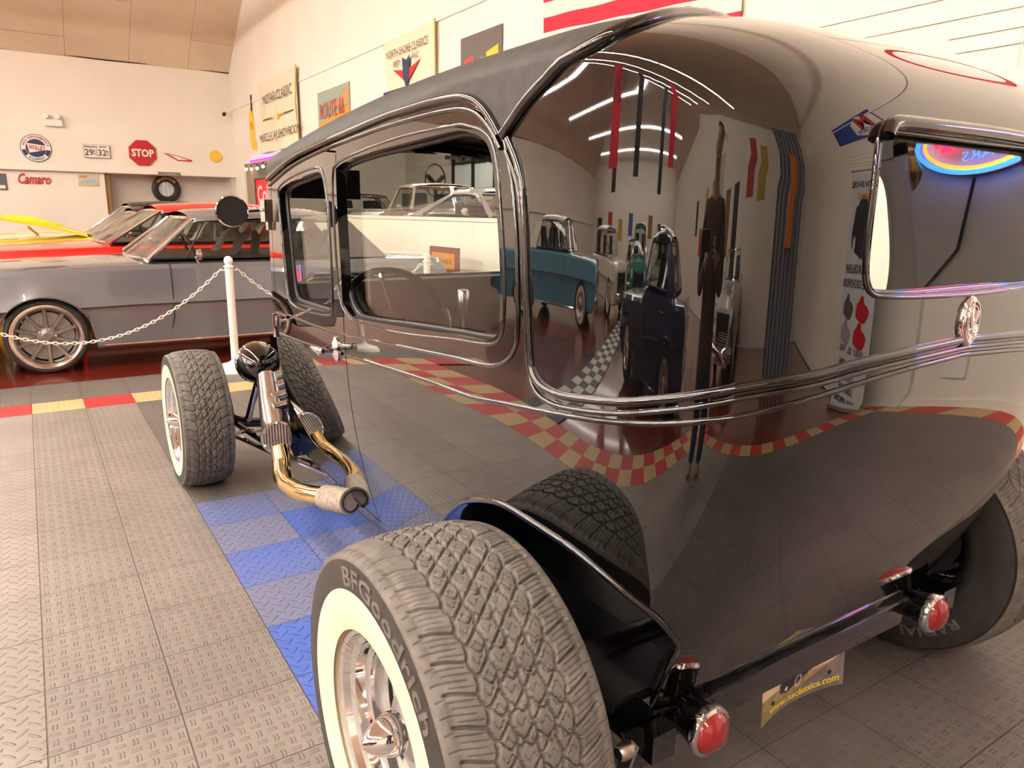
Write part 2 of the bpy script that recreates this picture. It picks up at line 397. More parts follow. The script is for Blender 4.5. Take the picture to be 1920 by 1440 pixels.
def inside(poly, x, y):
    poly = np.array(poly); px, py = poly[:, 0], poly[:, 1]; qx, qy = np.roll(px, -1), np.roll(py, -1); c = np.zeros(len(x), bool)
    for a, b, d, e in zip(px, py, qx, qy):
        if b == e: continue
        k = ((b > y) != (e > y)) & (x < (d-a)*(y-b)/(e-b)+a); c ^= k
    return c
def panel(name, outer, holes, mat_, parent, step=.022, off=0, thick=.03, inner_mat=None, mirror=False, grid_fn=None):
    """a panel of the body surface: region OUTER minus HOLES in (a, b), triangulated, given thickness"""
    O = np.array(outer); lo, hi = O.min(0), O.max(0)
    ga = np.arange(lo[0]+step*.5, hi[0], step); gb = np.arange(lo[1]+step*.5, hi[1], step); G = np.array([(a, b) for a in ga for b in gb])
    keep = inside(outer, G[:, 0], G[:, 1])
    loops = [outer]+list(holes)
    for h in holes: keep &= ~inside(h, G[:, 0], G[:, 1])
    G = G[keep]
    L = np.concatenate([np.array(l) for l in loops])
    d = np.full(len(G), 9.)
    for p in L: d = np.minimum(d, np.abs(G-p).max(1))
    G = G[d > step*.35]
    V2 = [Vector(p) for p in L.tolist()]+[Vector(p) for p in G.tolist()]; E = []; n0 = 0
    for l in loops:
        E += [(n0+i, n0+(i+1) % len(l)) for i in range(len(l))]; n0 += len(l)
    vo, eo, fo, *_ = delaunay_2d_cdt(V2, E, [], 0, 1e-5)
    P = np.array([tuple(v_) for v_ in vo]); F = np.array([tuple(f) for f in fo if len(f) == 3])
    cen = P[F].mean(1); k = inside(outer, cen[:, 0], cen[:, 1])
    for h in holes: k &= ~inside(h, cen[:, 0], cen[:, 1])
    F = F[k]
    X = PA(P[:, 0], P[:, 1]); N = NA(P[:, 0], P[:, 1]); X = X+N*off
    # orient
    fn = np.cross(X[F[:, 1]]-X[F[:, 0]], X[F[:, 2]]-X[F[:, 0]]); fl = (fn*N[F[:, 0]]).sum(1) < 0; F[fl] = F[fl][:, ::-1]
    e = np.concatenate([F[:, [0,1]], F[:, [1,2]], F[:, [2,0]]]); key = {}
    for a, b in e.tolist(): key[(a, b)] = 1
    bd = [(a, b) for a, b in key if (b, a) not in key]
    n = len(X); Xi = X-N*thick; bi = sorted({i for q in bd for i in q}); mp = {v_: k_ for k_, v_ in enumerate(bi)}; nb = len(bi)
    VV = np.concatenate([X, Xi, X[bi], Xi[bi]]); faces = F.tolist()+[[a+n, c+n, b+n] for a, b, c in F.tolist()]+[[2*n+mp[b], 2*n+mp[a], 2*n+nb+mp[a], 2*n+nb+mp[b]] for a, b in bd]
    NN = np.concatenate([N, -N, N[bi], N[bi]])
    if mirror: VV = VV*[-1,1,1]+[2*XC,0,0]; NN = NN*[-1,1,1]; faces = [f[::-1] for f in faces]
    m = bpy.data.meshes.new(name); m.from_pydata(VV.tolist(), [], faces)
    m.materials.append(mat_); m.materials.append(inner_mat or M['black_inner']); nf = len(F)
    mi = [0]*nf+[1]*nf+[0]*len(bd); m.polygons.foreach_set('material_index', mi); m.polygons.foreach_set('use_smooth', [True]*(2*nf)+[False]*len(bd))
    m.update(); cn = []
    for i, poly in enumerate(m.polygons):
        if i < 2*nf: cn += [tuple(NN[v_]) for v_ in poly.vertices]
        else: cn += [tuple(poly.normal)]*len(poly.vertices)
    m.normals_split_custom_set(cn)
    o = bpy.data.objects.new(name, m); C.objects.link(o)
    if parent is not None:
        o.parent = parent
        if parent.type == 'EMPTY': o.matrix_parent_inverse = Matrix.Translation(parent.location).inverted()
    return o
def bead(name, line, r, mat_, parent, off=.0, mirror=False, closed=False, flat_=None, n=8):
    L = np.array(line); X = PA(L[:, 0], L[:, 1])+NA(L[:, 0], L[:, 1])*off
    if mirror: X = X*[-1,1,1]+[2*XC,0,0]
    mb = MB().tube([tuple(p) for p in X], r, n, closed=closed); return obj(name, mb, mat_, parent, ang=60)
def fullrear(L): return L+[(2*AEND-a, b) for a, b in L[-2::-1]]
def mir(L): return L

sedan = thing('hot_rod_sedan', 'glossy black chopped vintage hot rod sedan with whitewall tyres and dull black roof insert', 'car', (XC, .4, 0))
A0 = -1.52; TOPB = BV+.797
# steel shell, left half and right half
_drip = dense(drip, .03); _seam = dense(seam, .03)
fabric_edge = _drip+_seam[1:]
qW = dense(qwin, .02, True); dW = dense(dwin, .02, True); rW = dense(rwin, .015, True, 2)
rhalf = [p for p in rW if p[0] < AEND-.004]; i0 = max(range(len(rW)), key=lambda i: -abs(rW[i][0]-AEND)-(10 if rW[i][1] > 1 else 0))
rl = [p for p in rW if p[0] < AEND-.004]
rl.sort(key=lambda p: math.atan2(p[1]-1.19, p[0]-AEND) % (2*PI))
ytop = max(p[1] for p in rW); ybot = min(p[1] for p in rW)
# outer region: bottom edge with the wheel arch, rear centre line cut by the rear window, seam, drip
_arch = dense(arch, .02)
bot = [(a, 0.0) for a in np.arange(A0, _arch[0][0], .04)]
reg = bot+[p for p in _arch if p[1] > 0]+[(a, 0.0) for a in np.arange(_arch[-1][0]+.02, AEND-.02, .04)]+[(AEND, 0.0)]
reg += [(AEND, b) for b in np.arange(.04, ybot-.01, .04)]+[(AEND, ybot)]
reg += sorted(rl, key=lambda p: -(math.atan2(p[1]-1.19, p[0]-AEND) % (2*PI)))
reg += [(AEND, ytop)]+[(AEND, b) for b in np.arange(ytop+.04, _seam[-1][1]-.02, .04)]
reg += fabric_edge[::-1]+[(A0, b) for b in np.arange(fabric_edge[0][1]-.03, .02, -.04)]
dpoly = door_poly
for mr in (False, True):
    panel('body_shell', reg, [qW, dpoly], M['paint'], sedan, mirror=mr)
    # door, inset a few millimetres from its opening
    dc = np.array(dpoly); cm = dc.mean(0); dd = []
    for i, p in enumerate(dc):
        t_ = dc[(i+1) % len(dc)]-dc[i-1]; nn = np.array([t_[1], -t_[0]]); nn = nn/(np.linalg.norm(nn)+1e-9)
        if nn@(cm-p) < 0: nn = -nn
        dd.append(tuple(p+nn*.0055))
    door = panel('door', dd, [dW], M['paint'], sedan, mirror=mr)
    for nm, Wn, bt in (('window_trim', dW, door), ('window_trim', qW, sedan)):
        W_ = np.array(Wn); c_ = W_.mean(0)
        if bt is door: c_ = np.array([-1.08, .88])
        rim = [tuple(p+(p-c_)/np.linalg.norm(p-c_)*.016) for p in W_]
        bead(nm, rim, .0038, M['paint'], bt, .0, mr, True)
        bead('window_seal', [tuple(p-(p-c_)/np.linalg.norm(p-c_)*.004) for p in W_], .007, M['satin'], bt, -.028, mr, True)
    # glass, wound part of the way down
    for nm, Wn, ztop, bt, dpt in (('window_pane', dW, 1.345, door, .034), ('window_pane', qW, 1.337, sedan, .036)):
        W_ = np.array(Wn); X_ = PA(W_[:, 0], W_[:, 1]); bcut = float(np.interp(ztop, *zip(*sorted((float(PA(-.3, b)[2]), b) for b in np.linspace(.5, 1.2, 40)))))
        lowp = [tuple(p) for p in Wn if p[1] < bcut]
        # order is kept: split into one run
        k0 = next(i for i in range(len(Wn)) if Wn[i][1] >= bcut and Wn[(i+1) % len(Wn)][1] < bcut)
        run = [Wn[(k0+1+j) % len(Wn)] for j in range(len(Wn)) if Wn[(k0+1+j) % len(Wn)][1] < bcut]
        run = [(run[0][0], bcut)]+run+[(run[-1][0], bcut)]
        g = panel(nm, run, [], M['glass'], bt, step=.06, off=-dpt, thick=.004, inner_mat=M['glass'], mirror=mr)
    # outer beads
    bead('belt_moulding', dense(belt1, .02), .0052, M['paint'], sedan, .0, mr, flat_=.6)
    bead('roof_drip_rail', dense(drip, .02), .009, M['paint'], sedan, .006, mr)
    bead('roof_drip_rail', [(a, b-.022) for a, b in dense(drip, .02)], .005, M['paint'], sedan, .003, mr)
    panel('fabric_roof', fabric_edge+[(AEND, b) for b in np.arange(_seam[-1][1]+.03, TOPB-.02, .04)]+[(a, TOPB) for a in np.arange(AEND, A0, -.06)]+[(A0, b) for b in np.arange(TOPB, fabric_edge[0][1]+.03, -.04)], [], M['vinyl'], sedan, step=.03, off=.004, thick=.03, mirror=mr)
    # wheel well: liner inside the arch
    AX = PA(np.array(_arch)[:, 0], np.maximum(np.array(_arch)[:, 1], 0))
    AX = AX[1:-1]; AX = np.concatenate([[[AX[0,0], AX[0,1], .27]], AX, [[AX[-1,0], AX[-1,1], .29]]])
    sg_ = (lambda A: A*[-1,1,1]+[2*XC,0,0]) if mr else (lambda A: A)
    rows = []
    for t_ in (0, .04, .3, .7, 1):
        I_ = AX.copy(); I_[:, 0] = AX[:, 0]*(1-t_)+1.19*t_; e_ = .014*min(t_*25, 1)+.05*t_
        I_[:, 1] = -.74+(AX[:, 1]+.74)*(1-e_); I_[:, 2] = AX[:, 2]-.012*min(t_*25, 1); rows.append(sg_(I_))
    w_ = MB().grid(rows); w_.add([tuple(p) for p in rows[-1]], [tuple(range(len(AX)))]); obj('wheel_well', w_, M['paint'], sedan, ang=50)
    bead('arch_lip', [(a, b) for a, b in _arch if b > .005], .007, M['paint'], sedan, .0, mr)
bead('rear_moulding', fullrear(dense(big, .02)), .0078, M['paint'], sedan, .001, n=10)
bead('rear_moulding', fullrear([(a-.006 if a < .25 else a, b-.02) for a, b in dense(big, .02)]), .005, M['paint'], sedan, .002)
bead('roof_seam_bead', fullrear(dense(seam, .02)), .010, M['paint'], sedan, .005)
lw = dense(low, .02)
bead('belt_edge_moulding', fullrear([p for p in lw if p[0] > -.70]), .0055, M['paint'], sedan, -.0005)
bead('belt_edge_moulding', [p for p in lw if -1.45 < p[0] < -.715], .0055, M['paint'], door, -.0005)
bead('belt_moulding', [(a, b) for a, b in dense(UV([(-1.47,.513),(-1.305,.513)]), .02)], .0065, M['paint'], sedan, .001)
# rear window
rc = np.array([AEND, 1.19]); rWa = np.array(rW)
def rscale(d): return [tuple(p+(p-rc)/np.linalg.norm(p-rc)*d) for p in rWa]
rwf = bead('rear_window_frame', rscale(.012), .0045, M['paint'], sedan, .0, closed=True)
bead('rear_window_frame', rscale(-.003), .005, M['paint'], sedan, -.012, closed=True)
bead('rear_window_hood', [p for p in rscale(.006) if p[1] > BV+.10], .012, M['paint'], sedan, .010)
_cx = [PA(*rscale(0)[i]) for i in range(0, len(rW))]
gy = -1.224
gl = MB(); n_ = len(_cx); gl.add([(p[0], gy+ (p[2]-1.19)*.10, p[2]) for p in _cx], [tuple(range(n_))]); obj('rear_window_glass', gl, M['glass'], sedan)
# emblem under the rear window
ey = float(PA(AEND, float(np.interp(1.135, [float(PA(AEND, b)[2]) for b in np.linspace(.5,1.2,60)], np.linspace(.5,1.2,60))))[1])
em = MB().lathe([(.001,.009),(.030,.0085),(.034,.006),(.037,.0),(.037,-.004)], (XC, ey, 1.135), (0,-1,.03), 32)
for p in em.v[:]: pass
em.v = [(XC+(x-XC)*.8, y, 1.135+(z-1.135)*1.35) for x, y, z in em.v]; ebl = obj('emblem', em, M['chrome'], sedan)
er = MB()
for a0, r_ in ((0,.022),(0,.028)): er.tube([(XC+math.cos(t)*r_*.8, ey-.0092, 1.135+math.sin(t)*r_*1.35) for t in np.linspace(0, 2*PI, 24, endpoint=False)], .0016, 6, closed=True)
er.tube([(XC-.012,ey-.010,1.155),(XC,ey-.010,1.115),(XC+.012,ey-.010,1.155)], .003, 6); er.tube([(XC+.016,ey-.010,1.128),(XC-.016,ey-.010,1.120)], .002, 6)
obj('emblem_relief', er, M['chrome'], ebl)
# valance below the rear panel
va = [(a, 0.0) for a in np.linspace(_arch[-1][0]+.01, AEND, 40)]; va = va+[(2*AEND-a, b) for a, b in va[-2::-1]]
VL = np.array(va); X0 = PA(VL[:, 0], VL[:, 1]); N0 = NA(VL[:, 0], VL[:, 1]); N0[:, 2] = 0; N0 /= np.linalg.norm(N0, axis=1, keepdims=True)
vb = MB().grid([X0-N0*.01, X0+N0*.012+[0,0,.003], X0+N0*.018, X0+N0*.018-[0,0,.006], X0+N0*.004-[0,0,.076], X0-[0,0,.082]-N0*.03, X0-N0*.06-[0,0,.08]], flip=True)
obj('valance', vb, M['paint'], sedan, ang=40)
# floor, firewall and dash, added to block light from the cabin; frame
fb = MB().box((XC-.56,-.95,.345),(XC+.56,.98,.37)).box((XC-.36,-1.03,.345),(XC+.36,-.93,.37)); obj('floor_pan', fb, M['black_inner'], sedan)
fw = MB(); fwp = [(-.62,.34),(.62,.34),(.645,1.0),(.5,1.06),(-.5,1.06),(-.645,1.0)]
fw.prism(fwp, (XC,.955,0), (1,0,0), (0,0,1), (0,.02,0)); obj('firewall', fw, M['paint'], sedan)
ds = MB().box((XC-.6,.84,.93),(XC+.6,.95,1.05)); obj('dashboard', ds, M['satin'], sedan)
wsf = MB(); hdr = [PA(A0, b)-np.array([0, .02, .045]) for b in np.linspace(.97*BV, TOPB, 14)]
hdr = [(float(XC-(XC-x)*.955), float(y), float(z)) for x, y, z in hdr]; hdr = hdr+[(2*XC-x, y, z) for x, y, z in hdr[-2::-1]]
for s_ in (-1, 1): wsf.tube([(XC+s_*.632,.95,1.0), (XC+s_*.625,.95,hdr[0][2]+.01)], .022, 8)
wsf.tube(hdr, .022, 8); obj('windshield_frame', wsf, M['paint'], sedan)
wg = MB().add([(XC-.62,.955,1.05),(XC+.62,.955,1.05)]+[(x, .955, z) for x, y, z in hdr[::-1]], [tuple(range(2+len(hdr)))]); obj('windshield', wg, M['glass'], sedan)
sv = MB().box((.935,.87,1.362),(1.20,.90,1.47)); obj('sun_visor', sv, M['black_inner'], sedan)
for s_ in (-1, 1):
    fr = MB().box((XC+s_*.33-.03,-.98,.26),(XC+s_*.33+.03,2.15,.34)); obj('frame_rail', fr, M['paint'], sedan)
# cowl, hood and grille shell in front
cw = []
for y_, wd, zt_ in ((.955,.60,1.02),(1.12,.50,1.03),(1.3,.43,1.02),(1.6,.36,.99),(1.84,.30,.95)):
    cw.append([(XC+wd*x_, y_, .62+(zt_-.62)*z_) for x_, z_ in ((-1,0),(-1,.55),(-.93,.82),(-.6,.97),(0,1.03),(.6,.97),(.93,.82),(1,.55),(1,0))])
ck = MB().grid(cw[:3]); obj('cowl', ck, M['paint'], sedan, ang=60); hk = MB().grid(cw[2:]); obj('hood', hk, M['paint'], sedan, ang=60)
gs = MB().prism([(-.30,.38),(.30,.38),(.32,.9),(.2,1.0),(-.2,1.0),(-.32,.9)], (XC,1.84,0), (1,0,0), (0,0,1), (0,.09,0)); obj('grille_shell', gs, M['paint'], sedan)
# steering wheel, shifter, seats
sw_c = Vector((1.19, .52, .95)); sw_n = Vector((0,-.80,.60)).normalized(); sa = Vector((1,0,0)); sb = sw_n.cross(sa)
sw = MB().tube([sw_c+sa*.195*math.cos(t)+sb*.195*math.sin(t) for t in np.linspace(0, 2*PI, 48, endpoint=False)], .013, 8, closed=True)
for t in (PI/2+.1, PI*7/6, PI*11/6): sw.tube([sw_c+sw_n*-.03, sw_c+sa*.19*math.cos(t)+sb*.19*math.sin(t)], .010, 6)
sw.lathe([(.045,-.03),(.045,.0),(.02,.012),(.001,.014)], sw_c-sw_n*.02, sw_n, 20); stw = obj('steering_wheel', sw, M['paint'], sedan)
sc_ = MB().tube([sw_c-sw_n*.03, sw_c-sw_n*.45], .022, 10); obj('steering_column', sc_, M['chrome'], stw)
sh = MB().tube([(1.42,.5,.38),(1.41,.44,.8),(1.40,.42,.96)], .009, 8); shf = obj('gear_lever', sh, M['chrome'], sedan)
sh = MB().lathe([(.001,0),(.020,.0),(.022,.01),(.022,.085),(.018,.092),(.001,.092)], (1.40,.42,.955), (0,-.05,1), 16); obj('lever_grip', sh, M['alu'], shf)
for s_ in (-1, 1):
    se = MB().grid([[(XC+s_*.28+x_, y_, z_) for y_, z_ in ((.35,.40),(.38,.52),(.33,.58),(-.02,.57),(-.1,.62),(-.16,.98),(-.2,1.0),(-.24,.96),(-.2,.4))] for x_ in (-.22,-.2,.2,.22)]); obj('seat', se, flat('maroon_seat',(.10,.012,.012),.45), sedan, ang=60)
# door handle
hp = PA(-.775, .487*BV); hn = NA(-.775, .487*BV)
hx, hy, hz = hp
dh = MB().lathe([(.001,.0),(.026,.0),(.026,.006),(.017,.012),(.011,.016),(.010,.045),(.014,.052),(.014,.06),(.001,.062)], (hx,hy,hz), (-1,0,0), 24)
for i, (x, y, z) in enumerate(dh.v):
    if x > hx-.02: dh.v[i] = (x, y, hz+(z-hz)*1.5)
dhl = obj('door_handle', dh, M['chrome'], door if False else sedan)
dl = MB().tube([(hx-.05,hy+.02,hz+.001),(hx-.054,hy-.0,hz),(hx-.055,hy-.06,hz-.002),(hx-.052,hy-.095,hz-.004)], [.008,.012,.009,.004], 12)
for i, (x, y, z) in enumerate(dl.v): dl.v[i] = (x, 2*hy+.0-y+.0, z)
obj('handle_lever', dl, M['chrome'], dhl)
# inside crank seen through the door window
ic = MB().tube([(XC+.63,.34,1.32),(XC+.625,.33,1.12)], .007, 8).ball((XC+.62,.33,1.10), .02, 10); obj('latch_lever', ic, M['chrome'], sedan)
# round side mirror on the A pillar
mr_ = MB().lathe([(.001,.022),(.03,.02),(.047,.012),(.054,.0),(.0545,-.006),(.05,-.008)], (.70,.79,1.312), (.12,1,0), 40); smr = obj('side_mirror', mr_, M['chrome'], sedan)
mg = MB().lathe([(.001,0),(.0515,0)], (.70,.787,1.312), (.12,1,0), 40); mgl = obj('mirror_glass', mg, M['black_inner'], smr)
ma = MB().tube([(.745,.80,1.312),(.80,.86,1.315),(.845,.94,1.318)], .006, 8).box((.84,.90,1.275),(.88,.96,1.355)).box((.855,.92,1.245),(.875,.95,1.275)); obj('mirror_bracket', ma, M['chrome'], smr)
# cowl hinge and lamp post seen at the front edge of the door
hg = MB().box((.862,.90,.885),(.885,.97,.925)).tube([(.866,.945,.84),(.866,.945,.93)], .010, 10); obj('door_hinge', hg, M['chrome'], sedan)

# ------------------------------------------------------------ tyres with real tread blocks
def smooth01(x, a, b):
    t = np.clip((x-a)/(b-a), 0, 1); return t*t*(3-2*t)
def tread_depth(s, w, hw, p):
    """s: metres round the tyre, w: metres across, hw: half tread width, p: pitch -> depth 0..1 (0 = block top)"""
    S = s/p; k = hw/.115; W_ = w/k
    def groove(d, width): return smooth01(np.abs(d), width*.58, width*.42)
    def per(x): return np.abs(x-np.round(x))
    g = np.zeros_like(s)
    zz = .0022*np.sin(2*PI*S)
    for c in (-.066, -.033, 0, .033, .066): g = np.maximum(g, groove((W_-c-zz*(1 if abs(c) < .05 else 1.6)), .0058))
    ctr = smooth01(np.abs(W_), .069, .064)
    diag = per(S+W_/.050)*p; g = np.maximum(g, ctr*groove(diag*.84, .0052))
    wav = per(S-W_/.30+.5+.17*np.sin(2*PI*W_/.033+.6))*p; g = np.maximum(g, ctr*groove(wav, .0046))
    sip = per(S*2-W_/.10+.22*np.sin(2*PI*W_/.0165))*p/2; row = np.abs(((W_/.033) % 1)-.5)
    g = np.maximum(g, .45*ctr*groove(sip, .0021)*smooth01(row, .34, .28))
    sh = 1-smooth01(np.abs(W_), .069, .066)
    sl = per(S+np.abs(W_)/.19+.05*np.sin(np.abs(W_)*70))*p; g = np.maximum(g, sh*groove(sl, .0050)*smooth01(np.abs(W_), .125, .118))
    for q, wdt, d0, d1 in ((.2, .0018, .072, .108), (.4, .0018, .080, .122), (.6, .0018, .072, .112), (.8, .0018, .078, .122)):
        sl = per(S+np.abs(W_)/.19+q)*p; g = np.maximum(g, .4*sh*groove(sl, wdt)*smooth01(np.abs(W_), d1, d1-.004)*smooth01(np.abs(W_), d0-.003, d0))
    return g
def tyre_parts(R, width, tread_hw, rim_r, ww0, ww1, nth, step, npitch):
    """returns meshes: tyre (tread and black sidewall) and whitewall; the axle is local X, outer face at -X"""
    hw = width/2; th = np.linspace(0, 2*PI, nth, endpoint=False)
    # sidewall: from the bead to the shoulder, on the outer side
    sw = [(rim_r-.002, hw*.62), (rim_r+.006, hw*.76), (rim_r+.02, hw*.90), (ww0, hw*.95), ((ww0+ww1)/2, hw*.998), (ww1, hw*1.0), (ww1+.004, hw*1.0), (R*.925, hw*.975), (R*.945, hw*.955)]
    ws = np.arange(-tread_hw, tread_hw+step*.5, step)
    crown = lambda w_: R-.010*(np.abs(w_)/tread_hw)**2.2-.004*smooth01(np.abs(w_), tread_hw*.85, tread_hw)
    TH, WS = np.meshgrid(th, ws, indexing='ij'); d = tread_depth(TH*2*PI*R/(2*PI), WS, tread_hw, 2*PI*R/npitch)
    Rr = crown(WS)-.0085*d
    sho = []
    for t_ in np.linspace(0, 1, 9)[1:]:      # shoulder roll from the tread edge to the sidewall, slots run over it
        a0 = (float(crown(tread_hw)), tread_hw); a1 = (R*.945, hw*.955)
        r_ = a0[0]+(a1[0]-a0[0])*t_**1.6; w_ = a0[1]+(a1[1]-a0[1])*t_**.75; sho.append((r_, w_))
    cols = []
    for r_, w_ in sw[5:8][::1]: cols.append((np.full(nth, r_), -w_))
    for i, (r_, w_) in enumerate(sho[::-1]):
        S = th*R/(2*PI*R/npitch); dd = np.abs(S*2-np.round(S*2))*(2*PI*R/npitch)/2; fad = smooth01(i, 1.5, 3)
        cols.append((r_-.003*smooth01(dd, .0020, .0010)*fad, -w_))
    for j in range(len(ws)): cols.append((Rr[:, j], ws[j]))
    for i, (r_, w_) in enumerate(sho):
        S = th*R/(2*PI*R/npitch); dd = np.abs(S*2-np.round(S*2))*(2*PI*R/npitch)/2; fad = smooth01(len(sho)-1-i, 1.5, 3)
        cols.append((r_-.003*smooth01(dd, .0020, .0010)*fad, w_))
    for r_, w_ in sw[::-1]: cols.append((np.full(nth, r_), w_))
    P = np.stack([np.stack([np.full(nth, w_), r_*np.cos(th), r_*np.sin(th)], -1) for r_, w_ in cols], 1)
    n, m_ = P.shape[:2]; me = bpy.data.meshes.new('tyre'); idx = np.arange(n*m_).reshape(n, m_); nx = np.roll(idx, -1, 0)
    F = np.stack([idx[:, :-1], idx[:, 1:], nx[:, 1:], nx[:, :-1]], -1).reshape(-1, 4)
    me.vertices.add(n*m_); me.vertices.foreach_set('co', P.reshape(-1)); me.loops.add(F.size); me.loops.foreach_set('vertex_index', F.reshape(-1))
    me.polygons.add(len(F)); me.polygons.foreach_set('loop_start', np.arange(0, F.size, 4)); me.polygons.foreach_set('loop_total', np.full(len(F), 4)); me.update(); me.validate()
    me.materials.append(M['rubber']); me.materials.append(M['rubber_side'])
    nsw = 3; colid = np.tile(np.arange(m_-1), n); mi = ((colid < nsw-1) | (colid >= m_-len(sw)-1)).astype(int); me.polygons.foreach_set('material_index', mi)
    me.polygons.foreach_set('use_smooth', [True]*len(F))
    wwp = [(r_, -w_) for r_, w_ in sw[:6]]; wwp[-1] = (ww1, -hw*1.001)
    white = MB().lathe(wwp, (0,0,0), (1,0,0), 96)
    return me, white
def wheel_rim(R):
    """stepped chrome rim, cast five spoke centre, bullet cap; outer face at -X"""
    rim = MB().lathe([(R+.006,-.052),(R+.009,-.060),(R+.004,-.064),(R-.004,-.060),(R-.010,-.046),(R-.022,-.040),(R-.026,-.020),(R-.040,-.014),(R-.044,.015),(R-.052,.02),(R-.055,.09)], (-.04,0,0), (1,0,0), 72)
    sp = MB()
    for k in range(5):
        a = 2*PI*k/5+PI/2; c, s_ = math.cos(a), math.sin(a); u = Vector((0,c,s_)); t = Vector((0,-s_,c))
        sec = []
        for r_, hwd, x0, dx in ((.03,.034,-.045,.03),(.075,.030,-.040,.028),(.115,.036,-.028,.024),(R-.048,.062,-.006,.018)):
            o = u*r_; sec.append([tuple(o+t*(hwd*q)+Vector((x0+dx*(abs(q)**1.5)*1.0, 0, 0))) for q in (-1,-.93,-.5,0,.5,.93,1)]+[tuple(o+t*hwd*.8+Vector((x0+.05,0,0))), tuple(o-t*hwd*.8+Vector((x0+.05,0,0)))])
        sp.grid(sec, cv=True)
    sp.lathe([(.06,.02),(.062,-.048),(.05,-.056),(.03,-.058)], (0,0,0), (1,0,0), 32)
    cap = MB().lathe([(.040,-.055),(.041,-.075),(.038,-.090),(.030,-.108),(.018,-.124),(.008,-.134),(.001,-.137)], (0,0,0), (1,0,0), 36)
    back = MB().lathe([(.001,.05),(R-.05,.05)], (0,0,0), (1,0,0), 40).lathe([(R-.05,-.02),(R-.05,.05)], (0,0,0), (1,0,0), 40)
    return rim, sp, cap, back
def letter_ring(s, size, R, th0, x, mat_, parent, flip=False, inner=False, sx=1, depth=.0012):
    v, f = text_mesh(s, size, depth=depth, bold=.0006); b = arc_bend(R, th0); mb = MB()
    mb.add([((x-z if not flip else x+z), (px if flip else -px), py) for px, py, z in [(*b(vx*sx, vy), vz) for vx, vy, vz in v]], [q for q in f])
    return obj('sidewall_lettering', mb, mat_, parent, world=False, smooth=False)
tyR, wwR = tyre_parts(.366, .305, .126, .192, .205, .284, 1900, .0021, 46)
tyF, wwF = tyre_parts(.331, .225, .090, .192, .205, .268, 1080, .0030, 44)
rimR, spR, capR, backR = wheel_rim(.196)
def build_wheel(me, white, x, y, z, side, steer=0, letters=None, name='tyre', dx=0):
    """parts of the sedan; side -1 = outer face towards -X"""
    Mx = Matrix.Translation((x, y, z)) @ Matrix.Rotation(steer, 4, 'Z') @ (Matrix.Identity(4) if side < 0 else Matrix.Rotation(PI, 4, 'Z'))
    root = Matrix.Translation(sedan.location).inverted()
    t = bpy.data.objects.new('tyre', me); C.objects.link(t); t.parent = sedan; t.matrix_parent_inverse = root; t.matrix_basis = Mx
    w1 = link('whitewall', mesh_of('whitewall', white) if isinstance(white, MB) else white, M['white_rubber'], None); w1.parent = t
    for nm, mb, mt in (('rim', rimR, M['chrome']),):
        r_ = link(nm, mesh_of(nm, mb), mt, None); r_.parent = sedan; r_.matrix_parent_inverse = root; r_.matrix_basis = Mx @ Matrix.Translation((dx,0,0))
    for nm, mb, mt in (('spokes', spR, M['cast']), ('centre_cap', capR, M['chrome']), ('brake_backing', backR, M['satin'])):
        q = link(nm, mesh_of(nm, mb), mt, None); q.parent = r_
    return t
RLx, RLy, RLz = .675, -.79, .362
t1 = build_wheel(tyR, wwR, RLx, RLy, RLz, -1, steer=0, dx=-.03)
letter_ring('BFGoodrich', .052, .3075, .30, -.1515, M['rubber'], t1, sx=1.55)
letter_ring('SILVERTOWN', .034, .305, PI, -.1515, M['rubber'], t1, sx=1.5)
t2 = build_wheel(tyR, wwR, 2*XC-RLx, RLy, RLz, 1, dx=-.03)
letter_ring('SILVERTOWN', .040, .288, PI*1.2, .1525, M['rubber'], t2, flip=True, sx=1.5)
letter_ring('RADIAL', .040, .288, PI*.83, .1525, M['rubber'], t2, flip=True, sx=1.5)
t3 = build_wheel(tyF, wwF, .697, 1.82, .328, -1, dx=0)
t4 = build_wheel(tyF, wwF, 2*XC-.697, 1.82, .328, 1, dx=0)

